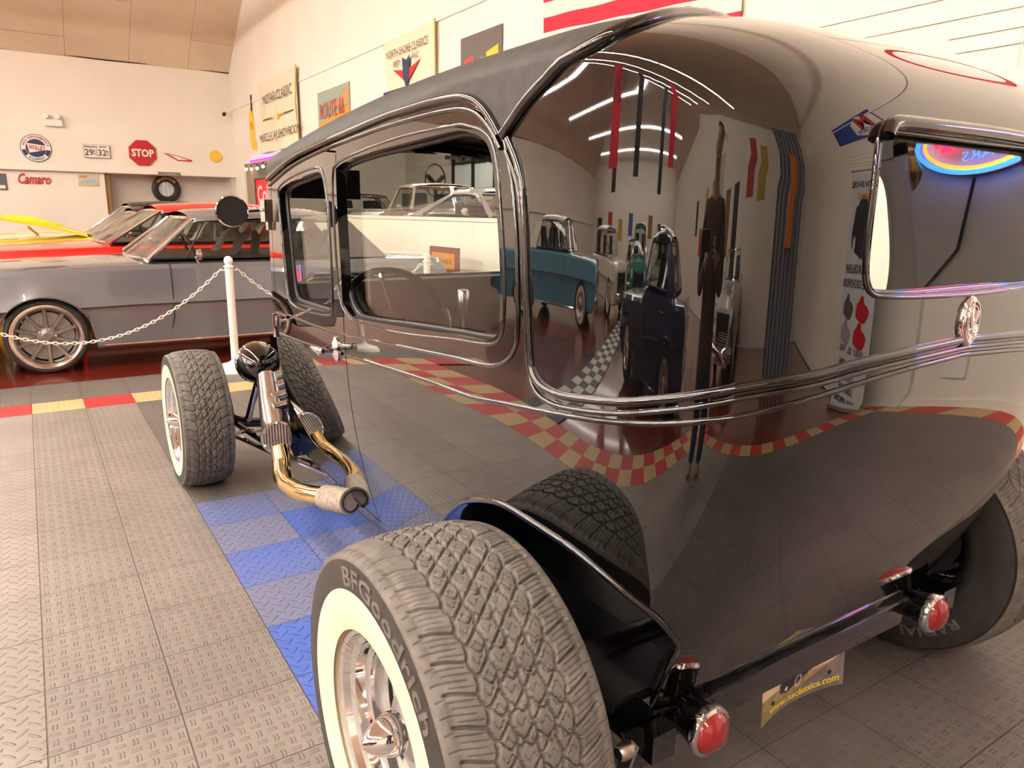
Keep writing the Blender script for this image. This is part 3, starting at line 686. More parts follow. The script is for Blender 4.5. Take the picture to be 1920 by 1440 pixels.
# ------------------------------------------------------------ axles, exhaust, lamps
ax = MB().tube([(.80,-.785,.35),(2.26,-.785,.35)], .04, 14).ball((XC,-.785,.34), .13, 14); obj('rear_axle', ax, M['satin'], sedan)
ax = MB().tube([(.80,1.82,.33),(.92,1.82,.27),(1.15,1.82,.24),(1.9,1.82,.24),(2.14,1.82,.27),(2.26,1.82,.33)], .026, 12)
fa = obj('front_axle', ax, M['paint'], sedan)
for s_ in (-1, 1):
    X = XC+s_*.66
    rr_ = MB().tube([(X,1.79,.28),(X+s_*-.06,1.3,.27),(XC+s_*.45,.55,.30)], .014, 10); obj('radius_rod', rr_, M['paint'], sedan)
    rr_ = MB().tube([(X,1.79,.21),(X+s_*-.06,1.3,.25),(XC+s_*.45,.62,.285)], .012, 10).ball((XC+s_*.46,.56,.295), .024, 10); obj('radius_rod', rr_, M['chrome'], sedan)
    sk = MB().tube([(XC+s_*.60,1.78,.30),(XC+s_*.53,1.72,.58)], [.017,.017], 12).tube([(XC+s_*.545,1.735,.50),(XC+s_*.51,1.705,.62)], .009, 8).ball((XC+s_*.60,1.78,.30), .02, 8); obj('shock_absorber', sk, M['chrome'], sedan)
    dr = MB().lathe([(.001,-.03),(.11,-.03),(.13,-.01),(.13,.02),(.001,.02)], (XC+s_*.705,1.82,.328), (1,0,0), 36); obj('brake_drum', dr, M['satin'], sedan)
    tr_ = MB().tube([(XC+s_*.70,1.70,.26),(XC+s_*.5,1.69,.25)], .010, 8).ball((XC+s_*.70,1.70,.27), .018, 8); obj('tie_rod', tr_, M['chrome'], sedan)
    # headlamp: black bucket, chrome ring, lens to the front
    hx_, hy_, hz_ = XC+s_*.575, 1.60, .61
    hb = MB().lathe([(.001,-.105),(.030,-.103),(.058,-.090),(.080,-.062),(.092,-.028),(.096,0),(.096,.03)], (hx_,hy_,hz_), (0,1,0), 40); hl = obj('headlamp', hb, M['paint'], sedan)
    hr = MB().lathe([(.096,.022),(.101,.028),(.101,.04),(.092,.048)], (hx_,hy_,hz_), (0,1,0), 40); obj('headlamp_ring', hr, M['chrome'], hl)
    hg_ = MB().lathe([(.092,.046),(.06,.058),(.001,.064)], (hx_,hy_,hz_), (0,1,0), 30); obj('headlamp_lens', hg_, M['glass_dark'], hl)
    hs = MB().tube([(hx_,hy_,hz_-.09),(hx_+s_*-.005,hy_-.0,hz_-.17),(XC+s_*.44,1.62,.36)], .014, 10).ball((hx_,hy_,hz_-.1), .026, 10); obj('headlamp_stand', hs, M['chrome'], hl)
    # exhaust: three finned cap, collector, gold pipe, wrapped tail
    x0 = XC+s_*.625
    S = lambda d: x0-s_*d
    co = Vector((S(-.03), 1.035, .405)); cd_ = Vector((s_*.22, -1, .22)).normalized()
    e1 = MB().tube([co, co-cd_*.06, (S(-.005),1.16,.425), (S(.02),1.30,.48), (S(.05),1.46,.565)], [.060,.060,.060,.055,.047], 24); ex = obj('exhaust_collector', e1, M['alu'], sedan)
    e2 = MB().lathe([(.061,-.012),(.069,-.010),(.071,0),(.069,.008),(.001,.009)], co, cd_, 40); cp = obj('collector_cap', e2, M['alu'], ex)
    fins = MB(); a_ = cd_.cross(Vector((0,0,1))).normalized(); b_ = a_.cross(cd_)
    for k in range(-5, 6):
        q = .0115*k; hh = math.sqrt(max(.062**2-q*q, 1e-5)); fins.tube([co+cd_*.011+a_*q+b_*hh, co+cd_*.011+a_*q-b_*hh], .0032, 6)
    obj('cap_fins', fins, M['alu'], cp)
    for t in (PI/2, PI*7/6, PI*11/6): obj('cap_bolt', MB().ball(co+cd_*.012+a_*.060*math.cos(t)+b_*.060*math.sin(t), .0085, 10), M['nickel'], cp)
    for k in range(4):
        y_ = 1.20+k*.085; z_ = .475+k*.026
        pp = MB().tube([(S(.0+.02*k),y_,z_+.01),(S(.14),y_+.004,z_+.028),(S(.22),y_+.01,z_+.02),(S(.30),y_+.01,z_-.02)], .0265, 16); obj('exhaust_primary', pp, M['alu'], sedan)
    g1 = MB().tube([(S(-.03),1.03,.37),(S(-.03),1.0,.31),(S(-.05),.93,.275),(S(-.06),.82,.27),(S(-.05),.70,.282),(S(-.03),.60,.30),(S(-.0),.53,.312)], [.037]*7, 20); gp = obj('side_pipe', g1, M['gold'], sedan)
    wp = [Vector((S(-.005),.54,.310)), Vector((S(.012),.47,.32)), Vector((S(.035),.40,.333))]
    wr = []
    for i in range(37):
        t = i/36; p_ = wp[0].lerp(wp[2], t)+(wp[1]-wp[0].lerp(wp[2], .5))*4*t*(1-t)*.5; wr.append(tuple(p_))
    rad = [.0445+.0022*((i % 4)/3) for i in range(37)]
    obj('pipe_wrap', MB().tube(wr, rad, 20), M['wrap'], gp)
    obj('pipe_end', MB().lathe([(.034,0),(.038,.004),(.034,.006),(.03,-.02)], wr[-1], Vector(wr[-1])-Vector(wr[-3]), 20), M['satin'], gp)
    g2 = MB().tube([(S(.21),1.05,.43),(S(.20),.85,.38),(S(.17),.62,.35),(S(.07),.50,.35),(S(.03),.44,.335)], .016, 12); obj('side_pipe', g2, M['gold'], sedan)
    g3 = MB().tube([(S(.10),1.05,.40),(S(.14),.93,.38),(S(.16),.82,.33),(S(.14),.78,.29)], .019, 12); obj('steering_arm', g3, M['paint'], sedan)
    g4 = MB().tube([(S(.10),.74,.27),(S(.20),.72,.27)], .016, 12).ball((S(.15),.735,.268), .03, 12); obj('drag_link_joint', g4, M['chrome'], sedan)
    ca = MB().lathe([(.001,.0),(.036,.0),(.042,.006),(.042,.05),(.036,.058),(.001,.058)], (S(.20),1.15,.56), (0,-.2,-1), 24); obj('breather_can', ca, M['paint'], sedan)
    ro = MB().tube([(S(.13),1.0,.50),(S(.20),.70,.37)], .006, 8); obj('brace_rod', ro, M['chrome'], sedan)
    # tail lamp
    lx, ly, lz = XC+s_*.415, -1.075, .332
    tb = MB().lathe([(.001,-.17),(.012,-.16),(.028,-.11),(.040,-.055),(.046,-.02),(.048,.0)], (lx,ly,lz), (0,-1,0), 36); tl = obj('tail_lamp', tb, M['paint'], sedan)
    tr2 = MB().lathe([(.048,-.012),(.0535,-.008),(.0545,.0),(.051,.008),(.044,.011)], (lx,ly,lz), (0,-1,0), 40); obj('tail_lamp_ring', tr2, M['chrome'], tl)
    ln = MB().lathe([(.045,.008),(.042,.016),(.030,.026),(.014,.031),(.001,.032)], (lx,ly,lz), (0,-1,0), 32)
    lo = obj('tail_lamp_lens', ln, M['red_lens'], tl)
    dt = MB()
    for i in range(-4, 5):
        for j in range(-4, 5):
            q, w2 = i*.0088+(j % 2)*.0044, j*.0076
            if q*q+w2*w2 < .0385**2: dt.ball((lx+q, ly-.0295+(q*q+w2*w2)*9.5, lz+w2), .0036, 6)
    obj('lens_beads', dt, M['red_lens'], lo)
    # rear spring shackle and bracket
    bk = MB().box((XC+s_*.52-.03,-1.06,.30),(XC+s_*.52+.03,-.86,.36)).prism([(-.08,.0),(.09,0),(.05,-.10),(-.02,-.10)], (XC+s_*.50,-1.02,.36), (s_,0,0), (0,0,1), (0,.008,0)); obj('rear_bracket', bk, M['paint'], sedan)
    if s_ < 0:
        sx_ = XC+s_*.603
        skl = MB().prism([(-.016,-.045),(0,-.052),(.016,-.045),(.011,0),(.016,.045),(0,.052),(-.016,.045),(-.011,0)], (sx_,-1.045,.312), (.3,-1,0), (.25,0,1), (-s_*-.008,0,0))
        for dz in (-.036, .036): skl.lathe([(.001,.03),(.012,.03),(.016,.024),(.016,-.0)], (sx_+.25*dz,-1.045,.312+dz), (s_,0,0), 16)
        obj('spring_shackle', skl, M['nickel'], sedan)
# licence plate, slightly bowed, with the shop's address
pc = Vector((1.508,-1.008,.275)); W2, H2 = .152, .075
def plate_pt(x, y, o=0): return (pc.x+x, pc.y+(-.022*(x/W2)**2*(.5-y/(2*H2)))-.10*y-o, pc.z+y)
pl = MB()
for o, fl in ((0, True), (-.002, False)): pl.grid([[plate_pt(x, y, o) for x in np.linspace(-W2, W2, 17)] for y in np.linspace(-H2, H2, 9)], flip=fl)
def plate_mat():
    m = mat('printed_plate', (.5,.5,.5), .35, coat=.5); nt, x, y, z, v = coords(m)
    n = noise(nt, v, 30, 5); h = z-.268+(x-1.508)*-.05
    sky = mixc(nt, h.ss(.0, .075), (.95,.72,.42), (.62,.72,.82)); fld = mixc(nt, n.ss(.4, .6), (.55,.33,.12), (.30,.26,.10))
    c = mixc(nt, h.ss(-.002, .004), fld, sky); road = mixc(nt, n.ss(.35, .65), (.16,.13,.13), (.28,.23,.24))
    e = (h+.030)+(x-1.508)*-.30; c = mixc(nt, e.ss(-.002, .003), road, c); setcol(m, c); return m
M['plate'] = plate_mat(); plo = obj('licence_plate', pl, M['plate'], sedan)
v, f = text_mesh('www.nsclassics.com', .028, bold=.0008)
obj('plate_lettering', MB().add([plate_pt(x*1.12+.012, y-.052, .0012) for x, y, z in v], f), flat('yellow_ink', (.85,.72,.05)), plo, smooth=False)
cs = [(-.075,-.035),(-.078,-.012),(-.066,.004),(-.045,.010),(-.030,.030),(.0,.036),(.020,.022),(.034,.016),(.042,.002),(.040,-.012),(.010,-.022),(-.02,-.034),(-.045,-.042)]
obj('printed_car', MB().add([plate_pt(x-.005, y+.012, .0008) for x, y in cs], [tuple(range(len(cs)))]), flat('ink_dark', (.035,.035,.05)), plo, smooth=False)
pr_ = MB()
for cx_, cy_, r_ in ((-.012,-.012,.017),(.03,.0,.010)):
    pr_.add([plate_pt(cx_+math.cos(t)*r_*.7*k, cy_+math.sin(t)*r_*k, .0016) for k in (.75, 1) for t in np.linspace(0, 2*PI, 20, endpoint=False)], [(i, (i+1) % 20, 20+(i+1) % 20, 20+i) for i in range(20)])
pr_.add([plate_pt(x, y, .0016) for x, y in ((-.064,-.020),(-.058,-.012),(-.050,-.014),(-.052,-.024))], [(0,1,2,3)])
pr_.add([plate_pt(x, y, .0016) for x, y in ((-.035,.026),(-.022,.043),(.002,.046),(.010,.034),(.0,.030),(-.02,.033))], [(0,1,2,3,4,5)])
obj('printed_wheels', pr_, flat('ink_light', (.75,.72,.7)), plo, smooth=False)
hb_ = MB()
for x_, y_ in ((-.105,-.035),(.105,-.03)): hb_.add([plate_pt(x_+math.cos(t)*.006, y_+math.sin(t)*.006, .0016) for t in np.linspace(0, 2*PI, 14, endpoint=False)], [tuple(range(14))])
obj('plate_slot', hb_, M['satin'], plo, smooth=False)
pb = MB().box((pc.x-.05,-1.0,.335),(pc.x+.05,-.93,.347)); obj('plate_bracket', pb, M['satin'], plo)
# ============================================================ ROOM
XE, XW, YN, YSo = 15*T, -26.0, 17.5, -9.0
def arch_z(y):
    c = (YN+YSo)/2; h = (YN-YSo)/2; R_ = h/math.sin(math.radians(39)); return 4.46+math.sqrt(max(R_*R_-(y-c)**2, 0))-R_*math.cos(math.radians(39))
struct('floor', MB().box((XW,YSo,-.06),(12,YN,-.012)), M['epoxy'])
k = 1
def mat_patch(x0, y0, x1, y1, mt, nm='floor'):
    struct(nm, MB().box((x0*T,y0*T,-.0119),(x1*T,y1*T,0)), M[mt])
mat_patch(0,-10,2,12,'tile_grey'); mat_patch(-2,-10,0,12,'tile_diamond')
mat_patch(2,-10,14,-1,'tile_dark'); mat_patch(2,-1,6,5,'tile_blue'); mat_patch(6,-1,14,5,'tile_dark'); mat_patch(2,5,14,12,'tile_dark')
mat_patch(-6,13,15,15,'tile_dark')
def strip_mesh(cells):
    for par, mt in ((1,'tile_red'),(0,'tile_cream')):
        mb = MB()
        for i, j in cells:
            if (i+j) % 2 == par: mb.box((i*T,j*T,-.0118),((i+1)*T,(j+1)*T,.0004))
        if mb.v: struct('trim_1', mb, M[mt])
cells = [(i, 12) for i in range(-6, 15)]+[(i, j) for i in (-3,-4) for j in range(-12, 12)]+[(14, j) for j in range(-12, 12)]+[(i, -11) for i in range(-2, 14)]
strip_mesh(cells)
for par, mt in ((0,'tile_white'),(1,'tile_black')):
    mb = MB()
    for i in range(-30, -4):
        for j in range(4, 7):
            if (i+j) % 2 == par: mb.box((i*T,j*T,-.0118),((i+1)*T,(j+1)*T,.0004))
    struct('trim_2', mb, M[mt])
# north wall: lower recess, white panel, soffit band, upper wall
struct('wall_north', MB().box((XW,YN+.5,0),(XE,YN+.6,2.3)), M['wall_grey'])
struct('wall_north_panel', MB().box((XW,YN-.02,0),(1.72,YN+.5,2.10)), M['wall'])
struct('trim_3', MB().box((1.72,YN+.1,0),(1.82,YN+.2,2.1)), flat('raw_wood', (.45,.27,.1)))
struct('trim_4', MB().box((XW,YN-.10,2.09),(XE,YN+.6,2.93)).box((XW,YN-.13,2.09),(XE,YN-.09,2.16)), M['wall'])
struct('wall_north_upper', MB().box((XW,YN-.02,2.93),(XE,YN+.6,4.47)).box((XW,YN-.06,2.93),(XE,YN,2.97)), M['wall'])
struct('wall_south', MB().box((XW,YSo-.1,0),(XE,YSo,4.47)), M['wall'])
struct('wall_west', MB().box((XW-.1,YSo,0),(XW,YN,9.4)), M['wall'])
# east wall with the opening into the next showroom
OY0, OY1, OZ1, HZ = 4.3, 16.6, 2.36, 1.24
we = MB(); th_ = .25
def gable(y0, y1, z0):
    ys = np.linspace(y0, y1, max(2, int((y1-y0)/.5))); return [(y, z0) for y in (y0, y1)]+[(y, arch_z(y)) for y in ys[::-1]]
we.prism(gable(YSo, OY0, 0), (XE,0,0), (0,1,0), (0,0,1), (th_,0,0)); we.prism(gable(OY0, OY1, OZ1), (XE,0,0), (0,1,0), (0,0,1), (th_,0,0)); we.prism(gable(OY1, YN, 0), (XE,0,0), (0,1,0), (0,0,1), (th_,0,0))
we.box((XE,OY0,0),(XE+th_,OY1,HZ)); struct('wall_east', we, M['wall'])
cre = MB().prism([(YSo,3.50),(YN,3.62),(YN,3.66),(YSo,3.54)], (XE-.02,0,0), (0,1,0), (0,0,1), (.03,0,0)); struct('trim_5', cre, M['wall'])
for z0, y0, y1 in ((2.52,-9,2.2),(2.40,-9,1.3),(2.30,-9,.5),(2.22,-9,.45)): struct('trim_6', MB().box((XE-.012,y0,z0),(XE+.01,y1,z0+.018)), M['trimw'])
# ceiling: a barrel vault running east-west
cy = np.linspace(YSo, YN, 49); cg = [[(x, y, arch_z(y)) for x in (XW, XE+.2)] for y in cy]
struct('ceiling', MB().grid(cg, flip=False).grid([[(x, y, z+.1) for x, y, z in r] for r in cg], flip=True), M['ceiling'], smooth=True)
cb = MB().tube([(x, YN-.03, 4.50+.015*math.sin(x*2.3)) for x in np.linspace(XW, XE, 60)], .018, 6); tag(obj('ceiling_cable', cb, M['satin']), 'dark cable run along the top of the north wall under the tan ceiling', 'cable')
# ceiling strip lights
lmat = glow('strip_light_glow', LIGHT_COL, LIGHT_POWER)
first = None
for xi, x in enumerate((-1.6, -6.0, -10.0, -14.0, -18.5, -23.0)):
    for yi in range(7):
        y = 12.5-yi*3.05; z = 5.1
        if first is None:
            r_ = thing('ceiling_strip_light', 'white strip light', 'light', (0,0,0), 0, 'bright ceiling strip lights')
            obj('light_housing', MB().box((-1.5,-.09,.0),(1.5,.09,.05)).tube([(-1.2,0,.05),(-1.2,0,.30)], .006, 6).tube([(1.2,0,.05),(1.2,0,.30)], .006, 6), M['trimw'], r_, world=False)
            obj('light_tube', MB().tube([(-1.48,-.045,-.012),(1.48,-.045,-.012)], .024, 8).tube([(-1.48,.045,-.012),(1.48,.045,-.012)], .024, 8), lmat, r_, world=False); first = r_
        else: r_ = copy_tree(first)
        r_.location = (x, y, z); r_.rotation_euler = (0,0,PI/2); r_['label'] = 'white twin tube strip light hung under the vaulted ceiling'

# ============================================================ OTHER CARS
def car_wheel(R, width, style, rimcol=None):
    """[(name, mesh, material, parent index)], axle along local Y, outer face at +Y"""
    out = []; hw = width/2; rr = R*(.83 if style == 'mesh' else .60)
    tp = [(rr, -hw*.8), (rr+.02, -hw), (R*.93, -hw), (R, -hw*.75), (R, hw*.75), (R*.93, hw), (rr+.02, hw), (rr, hw*.8)]
    out.append(('tyre', MB().lathe(tp, (0,0,0), (0,1,0), 48), M['rubber_side'], -1))
    rim = M['rim_satin'] if style in ('mesh', 'modern') else M['chrome']
    out.append(('rim', MB().lathe([(rr, hw*.8), (rr+.012, hw*1.02), (rr-.004, hw*1.04), (rr-.03, hw*.8), (rr-.045, hw*.2), (rr-.045, -hw*.5)], (0,0,0), (0,1,0), 48), rim, -1))
    if style == 'white': out.append(('whitewall', MB().lathe([(rr+.012, hw*1.005), (rr+.075, hw*1.02)], (0,0,0), (0,1,0), 48), M['white_rubber'], 0))
    sp = MB(); n = {'mesh': 10, 'modern': 5, 'white': 0}.get(style, 5)
    for k in range(n):
        a = 2*PI*k/n+.3; u = Vector((math.cos(a), 0, math.sin(a))); t = Vector((-math.sin(a), 0, math.cos(a))); wd = .014 if n == 10 else .03
        P = [[tuple(u*r_+t*wd*w_*q+Vector((0, y_+dy, 0))) for q, dy in ((-1,-.02),(-.7,0),(.7,0),(1,-.02))] for r_, w_, y_ in ((.05,1.6,hw*.45),(rr*.5,1,hw*.5),(rr-.03,1.2,hw*.62))]
        sp.grid(P)
    if n: sp.lathe([(.001,hw*.55),(.03,hw*.55),(.035,hw*.5),(.075,hw*.45),(.08,hw*.3)], (0,0,0), (0,1,0), 24)
    else: sp.lathe([(.001,hw*.8),(.05,hw*.78),(.08,hw*.6),(rr*.6,hw*.55),(rr-.02,hw*.7)], (0,0,0), (0,1,0), 32)
    out.append(('spokes' if n else 'hub_cap', sp, M['rim_grey'] if style == 'mesh' else rim, 1))
    out.append(('brake_disc', MB().lathe([(.001,0),(rr*.78,0),(rr*.78,.01),(.001,.012)], (0,0,0), (0,1,0), 32), M['cast'], 1))
    if style == 'mesh':
        for k in range(30): pass
        b = MB()
        for k in range(5): b.ball((.058*math.cos(2*PI*k/5+.6), hw*.5, .058*math.sin(2*PI*k/5+.6)), .009, 8)
        out.append(('lug_nuts', b, M['chrome'], 1))
    return out
M['rim_satin'] = mat('satin_rim', (.72,.64,.58), .22, metal=1); M['rim_grey'] = mat('grey_spoke', (.30,.27,.25), .38, metal=.8)
_wc = {}
def car(name, label, col, loc, rz, L=4.65, W=1.80, front=.95, wb=2.8, R=.325, zb=.20, hood=.90, belt=.90, tail=.88, roof=1.32, xa=1.0, xb=.42, xc=-.80, xd=-1.35, bulge=.0, style='five', roofcol=None, cpill=.35, group=None, wins=True, wt=.56, open_top=False, nose=.62, crease=True, seats='seat_black', narrow=1.0, stripes=None, fullint=True, wheels=4, chrome=True, zoff=0, finer=False):
    """local +X is forward; the windshield base is at xa, the front axle at L/2-front"""
    t = thing(name, label, 'car', loc, rz, group); P = (lambda nm, mb, m_, par=None, **k: obj(nm, mb, m_, par or t, world=False, **k))
    pm = col; xf = L/2; xr = -L/2; xw1 = xf-front; xw2 = xw1-wb; hw = W/2; ar = R+.045
    xs = sorted(set([round(float(x), 3) for x in np.arange(xr, xf+.001, .05)]+[xr+.01, xf-.01]))
    topx = [xr, xr+.08, xd-.1, xd, xa, xa+.12, xf-.35, xf-.05, xf]; topz = [tail-.12, tail-.01, tail, belt+.01, belt, hood-.005, nose*.15+hood*.85-.02, nose+.12, nose]
    rows = []; 
    for x in xs:
        zt = float(np.interp(x, topx, topz)); e = abs(x)/xf; w_ = hw*(1-.10*max(0, (e-.55)/.45)**2.2)*(1 if x < xa else 1-(1-narrow)*min(1, (x-xa)/.6)); zl = zb
        ins = 0
        for xw in (xw1, xw2):
            d = abs(x-xw)
            if d < ar: zl = max(zl, R+math.sqrt(ar*ar-d*d)*.98-.02)
        if x > xf-.12: zl = max(zl, .30)
        if x < xr+.12: zl = max(zl, .34)
        zc = zb+(zt-zb)*wt; sh = zt-.05
        ring = [(0,max(zl,zb)),(w_*.80,zl),(w_*.955,zl),(w_*.975,zl+.02),(w_*.965,min(zc-.12,1)),(w_*.985,zc-.02),(w_*(1+bulge),zc+.0),(w_*(.992+bulge),zc+.03),(w_*.985,(zc+sh)/2),(w_*.965,sh),(w_*.93,zt-.012),(w_*.86,zt+.0),(w_*.5,zt+.022),(0,zt+.03)]
        ring = [(y_, max(z_, zl+.001*i)) for i, (y_, z_) in enumerate(ring)]
        rows.append([(x, y_, z_) for y_, z_ in ring]+[(x, -y_, z_) for y_, z_ in ring[-2:0:-1]])
    b = MB().grid(rows, cv=True, flip=True); m_ = len(rows[0]); b.f.append(tuple(range(m_))); b.f.append(tuple(len(rows)*m_-1-i for i in range(m_)))
    body = P('body', b, pm, ang=28)
    # dark lining under the windows, roof, pillars, glass
    wi = hw*.90; wr = hw*.70; zi = belt+.034
    P('cabin_floor', MB().box((xd+.12,-wi+.04,zi-.0),(xa-.02,wi-.04,zi+.004)), M['satin'])
    rc_ = roofcol or pm
    if not open_top:
        rr_ = []
        for x, dz, ww in ((xb+.05,-.02,.97),(xb-.02,.0,1.0),(xb*.6+xc*.4,.03,1.0),(xb*.2+xc*.8,.028,1.0),(xc+.02,.0,.99),(xc-.06,-.035,.96)):
            rr_.append([(x, y_*wr*ww, roof+dz+z_) for y_, z_ in ((-1.04,-.05),(-1.03,-.015),(-.9,.02),(-.5,.045),(0,.055),(.5,.045),(.9,.02),(1.03,-.015),(1.04,-.05),(.9,-.03),(0,.02),(-.9,-.03))])
        P('roof', MB().grid(rr_, cv=True, flip=True), rc_, ang=50)
    for s in (1, -1):
        A0_, A1_ = (xa+.02, s*wi, zi-.01), (xb+.03, s*wr, roof-.03); Cb, Ct = (xd-.02, s*wi*.98, zi-.02), (xc-.04, s*wr*.98, roof-.03)
        P('windshield_pillar', MB().tube([A0_, A1_], [.028,.022], 8), M['chrome'] if chrome else pm)
        if open_top: continue
        xk = xc+cpill*.35; xkb = xd+(xa-xd)*cpill*.55
        q = MB().add([(xkb, s*wi, zi-.02), (xd-.04, s*wi*.97, zi-.02), (xc-.06, s*wr*.97, roof-.02), (xk, s*wr*1.01, roof-.02)]+[(xkb, s*(wi-.05), zi-.02), (xd-.04, s*(wi*.97-.05), zi-.02), (xc-.06, s*(wr*.97-.05), roof-.02), (xk, s*(wr*1.01-.05), roof-.02)],
                     [(0,1,2,3),(7,6,5,4),(0,3,7,4),(1,5,6,2)]); P('rear_pillar', q, rc_)
        sg = MB().add([(xa+.0, s*wi, zi), (xkb, s*wi, zi), (xk, s*wr*1.01, roof-.045), (xb+.03, s*wr*1.01, roof-.045)], [(0,1,2,3)]); P('side_window', sg, M['glass_clear'])
        mx_ = xb*.35+xc*.65 if wins else xa-.28
        P('window_frame', MB().tube([(xa,s*wi,zi),(xkb,s*wi,zi),(xk,s*wr*1.012,roof-.045),(xb+.03,s*wr*1.012,roof-.045)], .010, 6, closed=True).tube([(xa-.30,s*wi*1.0,zi),(xb-.02-.06,s*wr*1.01,roof-.045)], .007, 6), M['satin'])
    wsx = [[(xa+.03+.06*(1-q*q)-.0, q*wi*.96, zi) for q in np.linspace(-1,1,9)], [(xb+.03+.04*(1-q*q), q*wr*.96, roof-.02+(.0 if not open_top else -.05)) for q in np.linspace(-1,1,9)]]
    P('windshield', MB().grid(wsx), M['glass_clear']); P('windshield_surround', MB().tube(wsx[0]+wsx[1][::-1], .013, 6, closed=True), M['chrome'] if chrome else M['satin'])
    if not open_top:
        rw = [[(xd-.03-.05*(1-q*q), q*wi*.88, zi-.01) for q in np.linspace(-1,1,9)], [(xc-.07-.03*(1-q*q), q*wr*.90, roof-.02) for q in np.linspace(-1,1,9)]]
        P('rear_window', MB().grid(rw, flip=True), M['glass_clear']); P('rear_window_surround', MB().tube(rw[0]+rw[1][::-1], .011, 6, closed=True), M['chrome'] if chrome else M['satin'])
    if fullint:
        for s in (1, -1):
            for x0 in (xb-.42, xc+.16):
                P('seat', MB().grid([[(x0+x_, s*hw*.42+y_, z_) for x_, z_ in ((.16,zi-.02),(.05,zi+.02),(-.05,zi+.18),(-.09,roof-.16),(-.13,roof-.13),(-.17,roof-.18),(-.15,zi))] for y_ in (-.17,-.14,.14,.17)]), flat(seats, {'seat_black':(.03,.03,.03),'seat_cream':(.5,.47,.36),'seat_red':(.4,.03,.03)}[seats], .5), ang=50)
        P('steering_wheel', MB().tube([(xa-.42+.06*math.sin(a), hw*.42+.17*math.cos(a), zi+.04+.16*math.sin(a)) for a in np.linspace(0,2*PI,24,endpoint=False)], .012, 6, closed=True), M['satin'])
    # panel lines, handle, mirror, trim
    def side_y(x, z): 
        e = abs(x)/xf; return hw*(1-.10*max(0, (e-.55)/.45)**2.2)*(1 if x < xa else 1-(1-narrow)*min(1, (x-xa)/.6))
    zc0 = zb+(belt-zb)*wt
    for s in (1, -1):
        for x in (xa-.16, xa-1.30):
            y_ = side_y(x, 0); P('door_gap', MB().tube([(x+.05, s*y_*.962, zb+.02),(x, s*y_*.970, zc0-.12),(x, s*y_*(.992+bulge), zc0),(x, s*y_*.988, (zc0+belt)/2),(x, s*y_*.966, belt-.045),(x, s*y_*.93, belt-.005)], .0045, 6), M['satin'])
        xh = xa-1.15; P('door_handle', MB().tube([(xh-.08,s*hw*.992,belt-.12),(xh-.05,s*hw*1.02,belt-.115),(xh+.06,s*hw*1.02,belt-.115),(xh+.08,s*hw*.992,belt-.12)], .009, 8), M['chrome'])
        P('wing_mirror', MB().tube([(xa-.40,s*hw*.95,belt-.02),(xa-.36,s*hw*1.04,belt+.05)], .009, 8).lathe([(.001,-.02),(.045,-.012),(.05,.02),(.001,.02)], (xa-.38,s*hw*1.06,belt+.075), (-1,0,0), 20), M['chrome'])
        P('sill_trim', MB().tube([(xw1-ar-.05,s*hw*.985,zb+.03),(xw2+ar+.05,s*hw*.985,zb+.03)], .012, 6), M['chrome'] if chrome else pm)
        for xw in (xw1, xw2):
            P('arch_trim', MB().tube([(xw+ar*math.cos(a), s*hw*.968*(1 if abs(xw) < xf*.55 else .985), R-.02+ar*.98*math.sin(a)) for a in np.linspace(.05, PI-.05, 22)], .011, 6), pm)
    P('front_bumper', MB().grid([[(xf+.03-.10*q*q+dx_, q*hw*.93, z_) for dx_, z_ in ((0,.34),(.05,.36),(.06,.42),(.05,.47),(0,.49))] for q in np.linspace(-1,1,13)]), M['chrome'] if chrome else pm, ang=60)
    P('rear_bumper', MB().grid([[(xr-.03+.10*q*q-dx_, q*hw*.93, z_) for dx_, z_ in ((0,.38),(.05,.40),(.06,.46),(.05,.51),(0,.53))] for q in np.linspace(-1,1,13)], flip=True), M['chrome'] if chrome else pm, ang=60)
    P('grille', MB().box((xf-.005,-hw*.55,.50),(xf+.012,hw*.55,nose-.02)), M['satin'])
    gb = MB()
    for k in range(5): gb.box((xf+.01,-hw*.55,.505+k*.024),(xf+.02,hw*.55,.515+k*.024))
    P('grille_bars', gb, M['chrome'])
    for s in (1, -1):
        hl_ = P('headlamp', MB().lathe([(.001,.03),(.05,.026),(.082,.012),(.085,.0)], (xf+.0,s*hw*.72,nose-.04), (1,0,0), 24), M['headlamp_glass'])
        obj('headlamp_ring', MB().lathe([(.084,-.02),(.095,.0),(.092,.014),(.082,.014)], (xf+.0,s*hw*.72,nose-.04), (1,0,0), 24), M['chrome'], hl_, world=False)
        P('rear_lamp', MB().box((xr-.02,s*hw*.72-.10,tail-.30),(xr+.02,s*hw*.72+.10,tail-.20)), M['red_lens'])
    if stripes:
        for s in (1, -1):
            P('racing_stripe', MB().grid([[(x, s*.17+q*.10, float(np.interp(x, topx, topz))+.0315) for q in (-1, 0, 1)] for x in xs if x > xa+.1 and x < xf-.02]), stripes)
            P('racing_stripe', MB().box((xc,s*.17-.10,roof+.055),(xb-.02,s*.17+.10,roof+.089)), stripes)
    key = (R, style)
    if key not in _wc: _wc[key] = [(n_, mesh_of(n_, mb_), mt_, pi_) for n_, mb_, mt_, pi_ in car_wheel(R, .20, style)]
    for i, (xw, s) in enumerate(((xw1,1),(xw1,-1),(xw2,1),(xw2,-1))[:wheels]):
        made = []
        for n_, me_, mt_, pi_ in _wc[key]:
            if not len(me_.materials): me_.materials.append(mt_); me_.polygons.foreach_set('use_smooth', [True]*len(me_.polygons)); me_.set_sharp_from_angle(angle=.7)
            o = bpy.data.objects.new(n_, me_); C.objects.link(o)
            if pi_ < 0: o.parent = t; o.location = (xw, s*(hw-.125), R+.001); o.rotation_euler = (0,0,0 if s > 0 else PI)
            else: o.parent = made[pi_]
            made.append(o)
    return t
